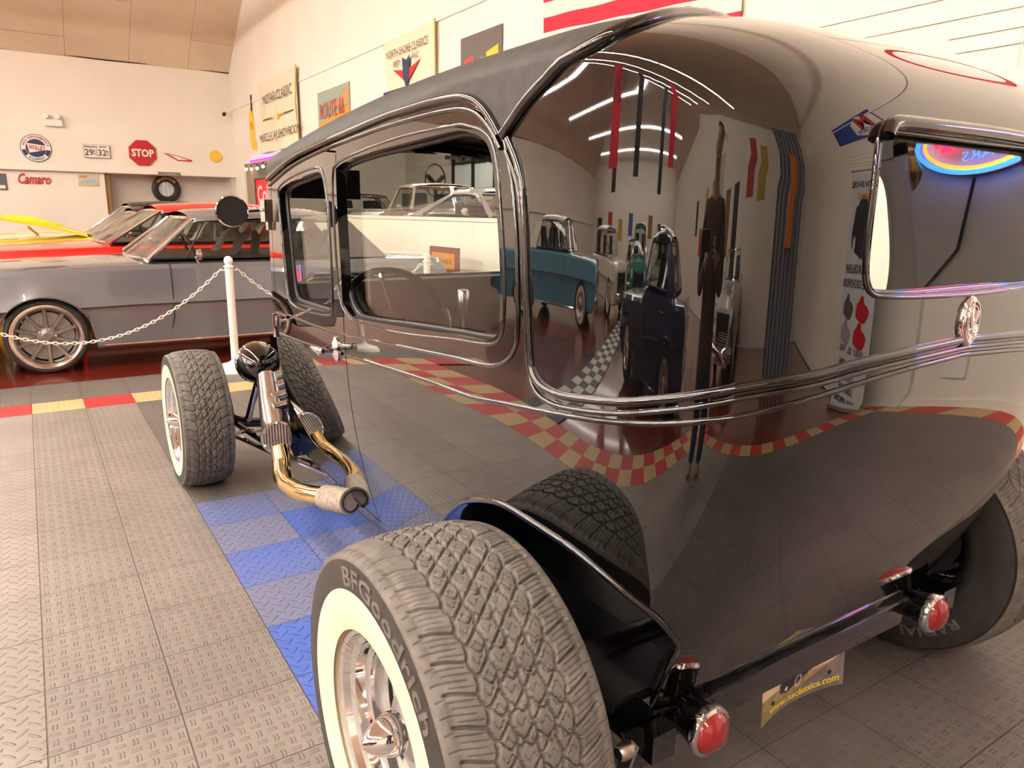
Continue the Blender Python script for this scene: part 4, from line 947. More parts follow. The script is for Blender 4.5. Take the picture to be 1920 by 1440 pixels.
M['headlamp_glass'] = mat('headlamp_glass', (.75,.78,.8), .1, spec=1, coat=1)
FZ = -.012
grey = paint('grey_metallic', (.19,.19,.215), .4, .25)
nova = car('muscle_coupe', 'slate grey muscle coupe with open window and bucket seats behind the white chain', grey, (1.50, 5.93, FZ), PI, L=4.70, W=1.80, front=1.0, wb=2.76, R=.302, zb=.175, hood=.88, belt=.875, roof=1.275, xa=.55, xb=.12, xc=-1.25, xd=-1.62, style='mesh', nose=.68, wt=.52, bulge=.012)
obj('hood_sticker', MB().add([(1.30+.17*math.cos(t), .55+.07*math.sin(t), .925) for t in np.linspace(0,2*PI,20,endpoint=False)], [tuple(range(20))]), flat('sticker_red', (.45,.03,.04)), nova, world=False, smooth=False)
car('red_coupe', 'bright red coupe with white seats parked behind the slate grey coupe', paint('bright_red', (.75,.012,.008), 0), (1.55, 8.15, FZ), PI, L=4.8, W=1.85, hood=.93, belt=.93, roof=1.335, xa=.70, xb=.12, xc=-1.15, xd=-1.6, seats='seat_cream', style='white', nose=.72)
yel = paint('bright_yellow', (.85,.62,.01), 0)
yc = car('yellow_coupe', 'bright yellow car with raised hood and black roof beyond the red coupe', yel, (1.75, 10.45, FZ), PI, L=4.8, W=1.85, hood=.93, belt=.93, roof=1.30, xa=.85, xb=.30, xc=-1.15, xd=-1.6, roofcol=M['satin'], nose=.72)
hd = MB(); hrow = []
for k_ in range(9):
    q = k_/8; x_ = .95+1.3*q; z_ = .97+.26*q+.03*math.sin(q*PI); bulge_ = .06*math.exp(-((q-.45)/.28)**2)
    hrow.append([(x_, y_*.66, z_+(bulge_ if abs(y_) < .35 else 0)+.02*(1-y_*y_)) for y_ in (-1,-.7,-.36,-.3,0,.3,.36,.7,1)])
hd.grid(hrow).grid([[(x, y, z-.03) for x, y, z in r] for r in hrow], flip=True)
for rr_ in (0, -1): hd.add([hrow[i][rr_] for i in range(9)]+[(x, y, z-.03) for x, y, z in [hrow[i][rr_] for i in range(9)]], [(i, i+1, i+10, i+9) for i in range(8)])
obj('raised_hood', hd, yel, yc, world=False, ang=50)
obj('hood_prop', MB().tube([(1.5,.62,.93),(1.62,.60,1.06)], .012, 6).tube([(1.5,-.62,.93),(1.62,-.60,1.06)], .012, 6), M['amber'], yc, world=False)
car('yellow_convertible', 'pale yellow car with a black soft top farthest along the north wall', paint('pale_yellow', (.80,.66,.22), 0), (1.9, 12.8, FZ), PI, L=4.9, W=1.85, hood=.95, belt=.95, roof=1.38, xa=.75, xb=.25, xc=-.95, xd=-1.35, roofcol=M['satin'], cpill=.8, nose=.75, style='white')
# cars reflected in the sedan, west and south of it
blue55 = paint('sky_blue_paint', (.10,.30,.42), 0)
car('blue_sedan', 'sky blue nineteen fifties sedan with white roof and chrome grille across the red floor', blue55, (-6.1, 6.0, FZ), math.radians(-112), L=4.95, W=1.9, front=.95, wb=2.9, R=.35, zb=.25, hood=1.08, belt=1.08, tail=1.05, roof=1.58, xa=.60, xb=.22, xc=-.95, xd=-1.35, roofcol=paint('ivory_paint', (.75,.70,.58), 0), style='white', nose=.86, wt=.6)
rod = paint('midnight_blue_paint', (.006,.012,.07), .3)
car('hot_rod_coupe', 'midnight blue low coupe standing beside the black and white checker strip', rod, (-3.75, -1.55, FZ), math.radians(128), L=4.2, W=1.75, front=.72, wb=2.6, R=.34, zb=.22, hood=.90, belt=.98, tail=.95, roof=1.40, xa=.25, xb=-.02, xc=-1.0, xd=-1.45, style='five', nose=.70, wt=.6, chrome=False)
car('green_sedan', 'pale grey green vintage sedan with a tall roof west of the midnight blue coupe', paint('sage_paint', (.36,.40,.30), 0), (-8.6, -2.4, FZ), math.radians(20), L=4.6, W=1.75, front=.8, wb=2.8, R=.36, zb=.3, hood=1.1, belt=1.12, tail=1.05, roof=1.68, xa=.30, xb=.12, xc=-1.2, xd=-1.5, style='white', nose=.95, narrow=.62)
car('ivory_wagon', 'ivory and dark window wagon parked west of the sky blue sedan', paint('ivory_paint', (.75,.70,.58), 0), (-10.2, 4.3, FZ), math.radians(-60), L=4.9, W=1.9, R=.35, zb=.25, hood=1.05, belt=1.05, tail=1.05, roof=1.6, xa=.6, xb=.25, xc=-1.7, xd=-2.0, cpill=.15, style='white', nose=.85)
car('teal_sedan', 'teal vintage sedan in the far row by the checker strip', paint('teal_paint', (.03,.22,.20), 0), (-10.0, .4, FZ), math.radians(-8), L=4.8, W=1.85, R=.36, zb=.32, hood=1.12, belt=1.15, tail=1.0, roof=1.72, xa=.45, xb=.25, xc=-.6, xd=-.8, style='white', nose=.95)
car('charcoal_coupe', 'charcoal coupe in the far row behind the teal sedan', paint('charcoal_paint', (.05,.055,.06), 0), (-15.6, 2.6, FZ), math.radians(-20), L=4.8, W=1.85, R=.34, hood=1.0, belt=1.0, roof=1.5, xa=.6, xb=.2, xc=-1.1, xd=-1.5, nose=.8)
car('white_roadster', 'white vintage roadster near the south wall', paint('white_paint', (.75,.73,.68), 0), (-1.6, -7.2, FZ), math.radians(80), L=4.0, W=1.6, R=.34, zb=.3, hood=.95, belt=.98, tail=.9, roof=1.42, xa=.25, xb=.1, xc=-.8, xd=-1.2, style='white', nose=.8, open_top=True, narrow=.7)

# ============================================================ NEXT SHOWROOM, seen through the opening
FL2 = .42
struct('floor', MB().box((XE+th_,2,FL2-.05),(12,YN+6,FL2)), flat('pale_concrete', (.45,.42,.38), .35))
struct('wall_east_far', MB().box((11.9,2,0),(12,YN+6,5)), M['wall'])
struct('wall_north_far', MB().box((XE+th_,YN+5.9,0),(12,YN+6,5)).box((XE-.1,YN+.6,0),(XE+.3,YN+6,5)), M['wall'])
struct('wall_south_far', MB().box((XE+th_,1.9,0),(12,2,5)), M['wall'])
struct('ceiling', MB().box((XE+th_,2,4.9),(12,YN+6,5.0)), flat('white_ceiling', (.8,.76,.7), .8))
for i in range(3):
    r_ = copy_tree(first); r_.location = (8.4, 5.5+i*5, 4.5); r_.rotation_euler = (0,0,PI/2); r_['label'] = 'white twin tube strip light hung in the next showroom'; r_['group'] = 'strip lights of the next showroom'
struct('trim_7', MB().box((11.86,2,2.86),(11.9,YN+6,2.90)), M['trimw'])
cream = paint('cream_roof_paint', (.72,.62,.42), 0)
car('cream_sedan', 'cream roofed sedan seen through the sedan window beyond the half wall', paint('brown_paint', (.20,.06,.04), 0), (7.3, 11.9, FL2), math.radians(-100), L=4.7, W=1.75, R=.33, hood=.93, belt=.93, roof=1.42, xa=.6, xb=.2, xc=-1.0, xd=-1.4, roofcol=cream, nose=.75)
car('striped_coupe', 'red coupe with twin white stripes in the next showroom', paint('bright_red', (.75,.012,.008), 0), (10.2, 12.6, FL2), math.radians(-105), L=4.5, W=1.85, R=.34, hood=.95, belt=.95, roof=1.36, xa=.55, xb=.0, xc=-1.0, xd=-1.5, stripes=flat('stripe_white', (.8,.78,.75), .3), nose=.75, chrome=False)
car('silver_coupe', 'silver coupe in the next showroom left of the cream roofed sedan', paint('silver_paint', (.5,.5,.5), .7), (7.9, 17.6, FL2), math.radians(-100), L=4.8, W=1.85, R=.34, hood=.93, belt=.93, roof=1.33, xa=.6, xb=.1, xc=-1.0, xd=-1.5, nose=.75)
car('silver_fastback', 'silver fastback standing close behind the half wall of the opening', paint('silver_paint', (.5,.5,.5), .7), (5.95, 6.9, FL2), math.radians(-90), L=4.6, W=1.8, R=.33, zb=.2, hood=.84, belt=.84, roof=1.18, xa=.5, xb=-.1, xc=-.9, xd=-1.9, nose=.65, chrome=True)
# things on the far wall
sh = thing('wall_shelf_frame', 'black framed shelving with white panels on the far wall of the next showroom', 'shelf', (11.6, 17.2, FL2))
for i in range(4): obj('shelf_panel', MB().box((11.62,14.3+i*1.25,1.7),(11.66,15.45+i*1.25,2.75)), flat('panel_white', (.7,.74,.74), .4), sh)
fr_ = MB()
for i in range(5): fr_.box((11.56,14.22+i*1.25,FL2),(11.66,14.30+i*1.25,2.95))
for z in (.8,1.65,2.78): fr_.box((11.56,14.2,z),(11.66,19.3,z+.06))
obj('shelf_frame', fr_, M['satin'], sh)
tvb = thing('wall_screen', 'dark flat screen hung above the shelving in the next showroom', 'screen', (11.6, 17, 3.0)); obj('screen_panel', MB().box((11.6,16.0,2.98),(11.68,19.8,3.7)), M['glass_dark'], tvb)
fan = thing('display_wheel', 'large black three spoked display wheel before the shelving', 'wheel', (9.4, 16.2, FL2))
fr_ = MB().tube([(9.4+.35*math.cos(a), 16.2+.35*math.cos(a)*.3, 2.15+.42*math.sin(a)) for a in np.linspace(0,2*PI,40,endpoint=False)], .02, 6, closed=True); obj('wheel_rim', fr_, M['satin'], fan)
fr_ = MB()
for a in (PI*.2, PI*.8, PI*1.5): fr_.tube([(9.4,16.2,2.05),(9.4+.34*math.cos(a),16.2+.1*math.cos(a),2.05+.36*math.sin(a))], .06, 6)
obj('wheel_spoke', fr_, M['satin'], fan); obj('wheel_stand', MB().tube([(9.4,16.2,FL2),(9.4,16.2,1.8)], .05, 8).lathe([(.3,0),(.3,.04),(.05,.05)], (9.4,16.2,FL2), (0,0,1), 20), M['satin'], fan)
def wall_poster(name, label, cat, face, u0, u1, z0, z1, col, pos, layers=(), th=.012, group=None):
    """a flat sheet on a wall. face 'E': on the plane x=pos seen from -x; 'N': on y=pos seen from -y. layers: (poly in 0..1, material)"""
    w_, h_ = u1-u0, z1-z0
    if face == 'E': o = Vector((pos, u1, z0)); ux = Vector((0,-1,0)); n = Vector((-1,0,0))
    else: o = Vector((u0, pos, z0)); ux = Vector((1,0,0)); n = Vector((0,-1,0))
    uz = Vector((0,0,1)); mb = MB().prism([(0,0),(w_,0),(w_,h_),(0,h_)], o+n*th, ux, uz, -n*th)
    p = obj(name, mb, col, smooth=False); tag(p, label, cat, group)
    for i, (poly, mt, nm) in enumerate(layers):
        q = MB().add([o+n*(th+.0015+.0008*i)+ux*(x*w_)+uz*(y*h_) for x, y in poly], [tuple(range(len(poly)))]); obj(nm, q, mt, p, smooth=False)
    return p, o+n*(th+.006), ux, uz, w_, h_
def ell(cx, cy, rx, ry, n=24): return [(cx+rx*math.cos(2*PI*k/n), cy+ry*math.sin(2*PI*k/n)) for k in range(n)]
ink = flat('black_ink', (.03,.03,.03)); red = flat('sign_red', (.5,.02,.025), .35); whitep = flat('sign_white', (.82,.79,.72), .4); navy = flat('navy', (.02,.035,.10)); yelp = flat('sign_yellow', (.85,.55,.02), .4)
wall_poster('blue_poster', 'square light blue poster with a red car on the far wall of the next showroom', 'poster', 'E', 17.7, 18.5, 2.65, 3.5, flat('poster_blue', (.12,.42,.55)), 11.89, [([(.15,.4),(.3,.6),(.65,.62),(.85,.5),(.8,.35),(.2,.3)], red, 'printed_car')])
wall_poster('grey_poster', 'narrow grey poster with a dark figure on the far wall of the next showroom', 'poster', 'E', 18.9, 19.4, 2.2, 3.4, flat('poster_grey', (.5,.5,.48)), 11.89, [([(.3,.4),(.6,.8),(.8,.7),(.5,.3)], ink, 'printed_figure')])
# ============================================================ NORTH WALL SIGNS
yp = YN-.135
sx0, sz0 = .48, 2.545; hol = tag(obj('round_sign', MB().lathe([(.001,.02),(.275,.02),(.285,.012),(.285,0)], (sx0, yp+.035, sz0), (0,-1,0), 64), navy), 'large round white and navy sign reading HOLLEY on the north wall band', 'sign')
def disc(nm, r0, r1, y, mt, par, cx=None, cz=None, a0=0, a1=2*PI, n=48, rz_=1):
    cx = sx0 if cx is None else cx; cz = sz0 if cz is None else cz
    A = np.linspace(a0, a1, n); mb = MB().grid([[(cx+r*math.sin(a), y, cz+r*math.cos(a)) for r in (max(r0, .001), r1)] for a in A], flip=True); return obj(nm, mb, mt, par, smooth=False)
disc('white_ring', .185, .272, yp+.013, whitep, hol); disc('white_ring', .0, .272, yp+.0135, whitep, hol, a0=-PI*.0, a1=.001) 
disc('navy_block', .19, .265, yp+.012, navy, hol, a0=PI*.55, a1=PI*.72); disc('navy_block', .19, .265, yp+.012, navy, hol, a0=-PI*.72, a1=-PI*.55)
put_text('lettering', 'HIGH PERFORMANCE', .062, (sx0, yp+.010, sz0), (1,0,0), (0,0,1), red, hol, bend=arc_bend(.228, 0), bold=.001, sx=1.05)
put_text('lettering', 'EQUIPPED', .062, (sx0, yp+.010, sz0), (1,0,0), (0,0,1), navy, hol, bend=arc_bend(.228, PI, True), bold=.001, sx=1.1)
obj('banner_panel', MB().add([(sx0-.16, yp+.009, sz0+.10),(sx0+.21, yp+.009, sz0+.05),(sx0+.19, yp+.009, sz0-.03),(sx0-.13, yp+.009, sz0-.10)], [(3,2,1,0)]), whitep, hol, smooth=False)
put_text('lettering', 'HOLLEY', .125, (sx0+.02, yp+.006, sz0), (1,0,-.12), (0,0,1), red, hol, sx=.62, bold=.003)
p, o, ux, uz, w_, h_ = wall_poster('price_sign', 'white fuel price sign reading regular 29 and ethyl 32 on the north wall', 'sign', 'N', 1.36, 1.87, 2.40, 2.68, whitep, yp, [([(.0,0),(1,0),(1,.02),(0,.02)], ink, 'border'), ([(.0,.98),(1,.98),(1,1),(0,1)], ink, 'border'), ([(.49,0),(.505,0),(.505,1),(.49,1)], ink, 'border'), ([(0,0),(.012,0),(.012,1),(0,1)], ink, 'border'), ([(.988,0),(1,0),(1,1),(.988,1)], ink, 'border')])
for s, x_, y_, sz_ in (('REGULAR',.25,.83,.055),('ETHYL',.75,.83,.055),('29',.2,.38,.19),('32',.7,.38,.19),('9',.40,.5,.08),('10',.395,.28,.05),('9',.90,.5,.08),('10',.895,.28,.05)):
    put_text('lettering', s, sz_, o+ux*w_*x_+uz*h_*y_, ux, uz, ink, p, sx=.9, bold=.001)
oc = [(math.cos(PI/8+k*PI/4), math.sin(PI/8+k*PI/4)) for k in range(8)]
stp = tag(obj('stop_sign', MB().prism([(.30*x, .30*y) for x, y in oc], (2.535, yp+.0, 2.555), (1,0,0), (0,0,1), (0,.03,0)), red, smooth=False), 'red octagonal STOP sign on the north wall', 'sign')
put_text('lettering', 'STOP', .22, (2.535, yp, 2.545), (1,0,0), (0,0,1), whitep, stp, sx=.86, bold=.008)
wg_ = tag(obj('winged_sign', MB().prism([(-.30,.08),(-.10,.055),(.30,-.055),(.28,-.09),(.08,-.07),(.0,-.085),(-.12,-.02)], (3.28, yp+.0, 2.50), (1,0,0), (0,0,1), (0,.02,0)), red, smooth=False), 'slanting red and white wing shaped sign between STOP sign and yellow disc', 'sign')
obj('wing_panel', MB().add([(3.28+x, yp-.002, 2.50+z) for x, z in ((-.22,.055),(-.08,.035),(.22,-.055),(.06,-.055),(.0,-.065),(-.10,-.0))], [(5,4,3,2,1,0)]), whitep, wg_, smooth=False)
yd = tag(obj('yellow_disc_sign', MB().lathe([(.001,.018),(.13,.018),(.135,.01),(.135,0)], (4.12, yp+.02, 2.56), (0,-1,0), 40), yelp), 'small round yellow sign on the north wall near the corner', 'sign')
obj('wing_emblem', MB().prism([(-.10,.02),(-.03,.012),(0,.03),(.03,.012),(.10,.02),(.05,-.02),(0,-.03),(-.05,-.02)], (4.12,yp-.001,2.56), (1,0,0), (0,0,1), (0,.002,0)), flat('wing_pink', (.85,.45,.35)), yd, smooth=False)
em_ = thing('emergency_light', 'white twin headed emergency light on the upper north wall', 'light', (.85, YN-.05, 3.05))
obj('light_box', MB().box((.70,YN-.12,3.02),(1.02,YN-.02,3.15)), whitep, em_)
for x_ in (.74, .95): obj('lamp_head', MB().lathe([(.001,.0),(.055,.0),(.06,.03),(.03,.10),(.001,.11)], (x_-.02, YN-.16, 3.22), (.2,.8,.1), 20).tube([(x_, YN-.07, 3.15),(x_, YN-.08, 3.22)], .012, 6), whitep, em_)
nt_ = tag(obj('name_plate', MB().box((2.82,yp-.01,2.065),(3.30,yp+.01,2.155)), flat('plate_brown', (.22,.19,.15))), 'small grey plate fixed at the edge of the white band above the tyre', 'sign')
put_text('lettering', 'CHEVROLET', .05, (3.06, yp-.01, 2.11), (1,0,0), (0,0,1), flat('plate_ink', (.5,.46,.4)), nt_, sx=1.1)
# Camaro script and pictures on the white panel
ypn = YN-.025
put = put_text('script_sign', 'Camaro', .30, (.36, ypn, 1.90), (1,0,.0), (0,0,1), red, None, shear=.35, depth=.012, bold=.004, sx=.62); tag(put, 'red script letters reading Camaro on the white panel', 'sign')
p, o, ux, uz, w_, h_ = wall_poster('car_picture', 'small picture of a pale blue open car on the white panel', 'picture', 'N', 1.20, 1.60, 1.80, 2.04, flat('picture_tan', (.62,.55,.42)), ypn, [([(0,0),(1,0),(1,.3),(0,.3)], flat('sand', (.6,.45,.25)), 'printed_ground'), ([(.08,.25),(.1,.42),(.45,.5),(.55,.62),(.8,.55),(.92,.42),(.9,.25)], flat('pale_blue_ink', (.35,.5,.6)), 'printed_car'), ([(.05,.7),(.4,.65),(.5,.9),(.1,.9)], flat('tan_ink', (.5,.35,.15)), 'printed_tree')])
p, o, ux, uz, w_, h_ = wall_poster('dark_picture', 'dark framed picture at the left end of the white panel', 'picture', 'N', -.5, -.12, 1.66, 2.0, flat('dark_print', (.10,.10,.11)), ypn, [([(.1,.1),(.9,.1),(.9,.3),(.1,.3)], whitep, 'printed_caption')])
ty = thing('tyre_clock', 'black tyre with yellow letters and white centre hung in the recess', 'tyre', (3.05, YN+.40, 1.78))
obj('tyre', MB().lathe([(.17,.05),(.18,.09),(.25,.11),(.31,.09),(.325,.05),(.32,0),(.17,0)], (3.05,YN+.48,1.78), (0,-1,0), 56), M['satin'], ty)
obj('clock_face', MB().lathe([(.001,.04),(.175,.04)], (3.05,YN+.48,1.78), (0,-1,0), 40), flat('face_pale', (.6,.66,.7)), ty)
for x_ in (-.06, .02): obj('face_bar', MB().box((3.05+x_,YN+.43,1.63),(3.05+x_+.03,YN+.437,1.93)), M['chrome'], ty)
put_text('lettering', 'GOODYEAR', .075, (3.05, YN+.375, 1.78), (1,0,0), (0,0,1), yelp, ty, bend=arc_bend(.245, 0), bold=.002, sx=1.1)
bf = tag(obj('dark_flag', MB().grid([[(x, 9.0+.03*math.sin(x*14), z) for z in (2.35+.25*(q), 3.05)] for q, x in ((1,-.6),(.7,-.35),(.3,-.16),(.0,-.07),(.35,.0))]).grid([[(x, 9.01+.03*math.sin(x*14), z) for z in (2.35+.25*(q), 3.05)] for q, x in ((1,-.6),(.7,-.35),(.3,-.16),(.0,-.07),(.35,.0))], flip=True), M['satin']), 'corner of a black flag hanging from above at the far left', 'flag')
bf2 = MB().tube([(-.7,9,3.06),(.02,9,3.06)], .012, 6); obj('flag_pole', bf2, M['nickel'], bf)
cam_ = thing('security_camera', 'small dark security camera in the corner by the north wall', 'camera', (4.3, 17.2, 3.5)); obj('camera_body', MB().lathe([(.03,0),(.045,.03),(.04,.10),(.001,.11)], (4.38,17.3,3.55), (-.3,-.6,-.3), 16), M['satin'], cam_); obj('camera_mount', MB().tube([(4.55,17.4,3.62),(4.40,17.32,3.56)], .015, 6), whitep, cam_)
# ============================================================ EAST WALL ITEMS
xp = XE-.004
def cloth_banner(name, label, y0, y1, z0, z1, mt, cat='banner', x=None, wav=.02, group=None):
    x = XE-.05 if x is None else x; g = [[(x-wav*math.sin((y-y0)*7)-.03*((z1-z)/(z1-z0))*math.sin((y-y0)*3), y, z) for z in np.linspace(z0, z1, 12)] for y in np.linspace(y0, y1, 20)]
    return tag(obj(name, MB().grid(g).grid([[(a+.004, b_, c_) for a, b_, c_ in r] for r in g], flip=True), mt), label, cat, group)
clothm = flat('banner_cloth', (.78,.68,.50), .85)
b1 = cloth_banner('cloth_banner', 'cream cloth banner reading MOPAR CLASSIC MUSCLE CAR SHOWROOM above the opening', 12.15, 14.75, 2.50, 3.86, clothm)
def et(par, s, y, z, size, mt, x=None, **k): return put_text('lettering', s, size, ((XE-.085) if x is None else x, y, z), (0,-1,0), (0,0,1), mt, par, **k)
et(b1, 'MOPAR CLASSIC', 13.35, 3.50, .26, ink, sx=1.05); et(b1, 'MUSCLE CAR SHOWROOM', 13.35, 2.78, .235, ink, sx=.98)
[obj('rule', MB().box((XE-.087,y_,3.12),(XE-.084,y_+.65,3.14)), ink, b1) for y_ in (13.75, 12.3)]
for k_, (dy, r_) in enumerate(((0,.09),(.16,.06),(-.16,.06),(.28,.04),(-.28,.04))): obj('star', MB().prism([(r_*(1 if i % 2 == 0 else .45)*math.sin(i*PI/5), r_*(1 if i % 2 == 0 else .45)*math.cos(i*PI/5)) for i in range(10)], (XE-.087,13.35+dy,3.13), (0,-1,0), (0,0,1), (.002,0,0)), yelp, b1)
obj('banner_cord', MB().tube([(XE-.06,12.13,3.88),(XE-.10,12.11,3.2),(XE-.06,12.13,2.5)], .014, 6), flat('gold_cord', (.5,.33,.06)), b1)
pear = tag(obj('yellow_sign', MB().prism([(-.12,-.38),(-.20,-.1),(-.21,.2),(-.12,.42),(.0,.46),(.07,.36),(.12,.1),(.16,-.2),(.26,-.3),(.22,-.46),(.05,-.44)], (XE-.03,15.55,3.05), (0,-1,0), (0,0,1), (.025,0,0)), yelp, smooth=False), 'tall yellow cut out sign beside the cream banner near the corner', 'sign')
obj('sign_patch', MB().prism([(-.1,-.05),(-.1,.12),(.08,.12),(.1,-.05)], (XE-.033,15.55,3.1), (0,-1,0), (0,0,1), (.002,0,0)), flat('orange_ink', (.8,.25,.03)), pear, smooth=False)
obj('sign_stalk', MB().prism([(-.012,.36),(.03,.36),(.03,.72),(.0,.72)], (XE-.03,15.53,3.05), (0,-1,0), (0,0,1), (.02,0,0)), ink, pear, smooth=False)
wall_poster('sunset_poster', 'teal and orange travel poster between the two cloth banners', 'poster', 'E', 9.65, 11.15, 2.45, 3.28, flat('poster_teal', (.30,.36,.30)), xp, [([(0,0),(1,0),(1,.28),(0,.22)], flat('poster_green', (.22,.22,.05)), 'printed_field'), ([(0,.22),(1,.30),(1,.62),(.6,.5),(.3,.44),(0,.4)], flat('poster_orange', (.75,.30,.04)), 'printed_sunset'), ([(.45,.6),(1,.62),(1,.95),(.7,.8)], flat('poster_rust', (.5,.28,.15)), 'printed_cloud')])
put_text('lettering', 'ROUTE 66', .36, (XE-.03, 10.45, 2.95), (0,-1,0), (0,0,1), flat('poster_red', (.45,.10,.06)), bpy.data.objects['sunset_poster'], sx=.72, bold=.004)
b2 = cloth_banner('finance_banner', 'cream banner reading NORTH SHORE CLASSICS with a navy auto financing band', 6.70, 8.20, 2.25, 3.58, clothm, wav=.008)
x2 = XE-.075
et(b2, 'NORTH SHORE CLASSICS', 7.45, 3.38, .135, ink, x=x2, sx=.82); 
obj('navy_band', MB().box((x2-.004,6.70,2.70),(x2-.001,8.20,2.93)), navy, b2); et(b2, 'AUTO FINANCING - APPLY HERE', 7.45, 2.815, .115, whitep, x=x2-.005, sx=.78)
obj('winged_badge', MB().prism([(-.42,.06),(-.12,.02),(.12,.02),(.42,.08),(.14,-.08),(0,-.16),(-.14,-.08)], (x2-.002,7.45,3.12), (0,-1,0), (0,0,1), (.002,0,0)), red, b2, smooth=False)
obj('badge_head', MB().prism([(-.12,.20),(0,.14),(.12,.20),(.09,-.04),(0,-.22),(-.09,-.04)], (x2-.005,7.45,3.10), (0,-1,0), (0,0,1), (.002,0,0)), navy, b2, smooth=False)
et(b2, 'BEST', 7.74, 3.24, .10, ink, x=x2-.004); et(b2, 'AVC', 7.17, 3.26, .10, ink, x=x2-.004)
for i, mt in enumerate((flat('patch_grey',(.3,.3,.32)), yelp, flat('patch_olive',(.3,.26,.18)), flat('patch_pink',(.75,.12,.14)), flat('patch_lime',(.5,.55,.35)), flat('patch_wine',(.3,.03,.06)), red)):
    obj('sponsor_patch', MB().prism(ell(0,0,.085,.09,10) if i % 2 else [(-.085,-.08),(.085,-.08),(.07,.09),(-.07,.09)], (x2-.003,8.09-i*.205,2.58), (0,-1,0), (0,0,1), (.002,0,0)), mt, b2, smooth=False)
obj('banner_cord', MB().tube([(XE-.05,6.68,3.60),(XE-.05,6.66,2.3)], .012, 6), bpy.data.materials['gold_cord'], b2)
wall_poster('night_poster', 'dark poster with red and yellow lit signs above the fabric roof', 'poster', 'E', 5.20, 6.10, 2.50, 3.27, flat('poster_dark', (.13,.11,.10)), xp, [([(.08,.50),(.1,.68),(.3,.72),(.36,.56),(.3,.42)], flat('neon_red_ink', (.8,.06,.04)), 'printed_sign'), ([(.66,.50),(.64,.70),(.92,.76),(.92,.56)], yelp, 'printed_sign'), ([(.48,.56),(.5,.66),(.6,.66),(.6,.56)], flat('neon_green_ink', (.12,.3,.12)), 'printed_sign')])
fl = thing('striped_flag', 'red and white striped flag pinned high on the east wall', 'flag', (XE-.03, 3.2, 2.9))
for i in range(7):
    z0 = 2.77+i*.135; obj('flag_stripe', MB().grid([[(XE-.02-.012*math.sin(y*9+z*3), y, z+(.16*(y-4.45)/2.45)) for z in (z0, z0+.135)] for y in np.linspace(1.98, 4.45, 24)]).grid([[(XE-.016-.012*math.sin(y*9+z*3), y, z+(.16*(y-4.45)/2.45)) for z in (z0, z0+.135)] for y in np.linspace(1.98, 4.45, 24)], flip=True), flat('flag_red', (.65,.02,.045), .7) if i % 2 == 0 else flat('flag_white', (.8,.72,.6), .7), fl)
cd2 = tag(obj('black_cord', MB().tube([(XE-.008,.62,3.6),(XE-.008,.62,2.56),(XE-.008,-.30,2.36),(XE-.008,-.6,2.30)], .006, 6), M['satin']), 'thin black cord pinned to the east wall below the red oval sign', 'cord')
ovs = tag(obj('oval_sign', MB().lathe([(.001,.03),(.42,.03),(.44,.02),(.44,0)], (XE, -.02, 2.86), (-1,0,0), 48), red), 'red edged round sign high on the east wall at the upper right', 'sign'); obj('sign_face', MB().lathe([(.001,.034),(.37,.034)], (XE, -.02, 2.86), (-1,0,0), 48), whitep, ovs)
ylp = tag(obj('wall_board', MB().box((XE-.02,-.45,1.80),(XE,.02,2.05)), yelp, smooth=False), 'yellow panel on the east wall behind the sedan roof at the right edge', 'sign')
chn = tag(obj('pull_chain', MB().tube([(XE-.03,.10,2.6),(XE-.032,.105,2.1)], .0035, 6), M['nickel']), 'thin hanging pull chain on the east wall above the yellow panel', 'chain')
# purple light and bulbs on the header, Coke sign in the opening
led = tag(obj('purple_tube_light', MB().tube([(XE-.03,15.9,OZ1+.03),(XE-.03,9.5,OZ1+.03)], .022, 8), glow('purple_glow', (.42,.02,1.0), 2.0)), 'glowing purple tube light along the header of the opening', 'light')
bs = thing('bulb_string', 'string of small warm bulbs hung below the purple light', 'string lights', (XE-.1, 14, 2.3))
pts = [(XE-.08, 16.2-i*.12, 2.33-.05*abs(math.sin(i*.45))) for i in range(50)]; obj('bulb_wire', MB().tube(pts, .006, 5), M['satin'], bs)
wb_ = glow('warm_bulb', (1,.62,.25), 14)
for i in range(1, 48, 4):
    x, y, z = pts[i]; s_ = obj('bulb_socket', MB().lathe([(.018,0),(.018,-.05),(.001,-.05)], (x,y,z), (0,0,1), 10), M['satin'], bs); obj('bulb', MB().ball((x,y,z-.08), .033, 10), wb_, s_)
ck_ = thing('cola_sign', 'red lit sign in a brown frame reading Coke in the opening', 'sign', (4.66, 15.2, 1.3))
obj('sign_frame', MB().box((4.60,14.15,1.36),(4.66,15.85,1.40)).box((4.60,14.15,1.98),(4.66,15.85,2.02)).box((4.60,15.81,1.36),(4.66,15.85,2.02)).box((4.60,14.15,1.36),(4.66,14.19,2.02)), flat('frame_brown', (.10,.05,.03)), ck_)
cf = obj('sign_face', MB().box((4.62,14.19,1.40),(4.65,15.81,1.98)), mat('cola_red', (.5,.012,.02), .3, emit=(.6,.012,.025), es=.5), ck_)
put_text('lettering', 'Coke', .52, (4.615, 15.0, 1.65), (0,-1,0), (0,0,1), whitep, cf, sx=1.2, bold=.012)
struct('trim_8', MB().box((XE+.04,OY1-.75,HZ),(XE+.12,OY1,OZ1)), flat('brown_board', (.30,.23,.18)))
# half wall top items and window seen in it
struct('trim_9', MB().box((XE-.02,OY0,HZ-.02),(XE+th_+.02,OY1,HZ+.02)), M['trimw'])

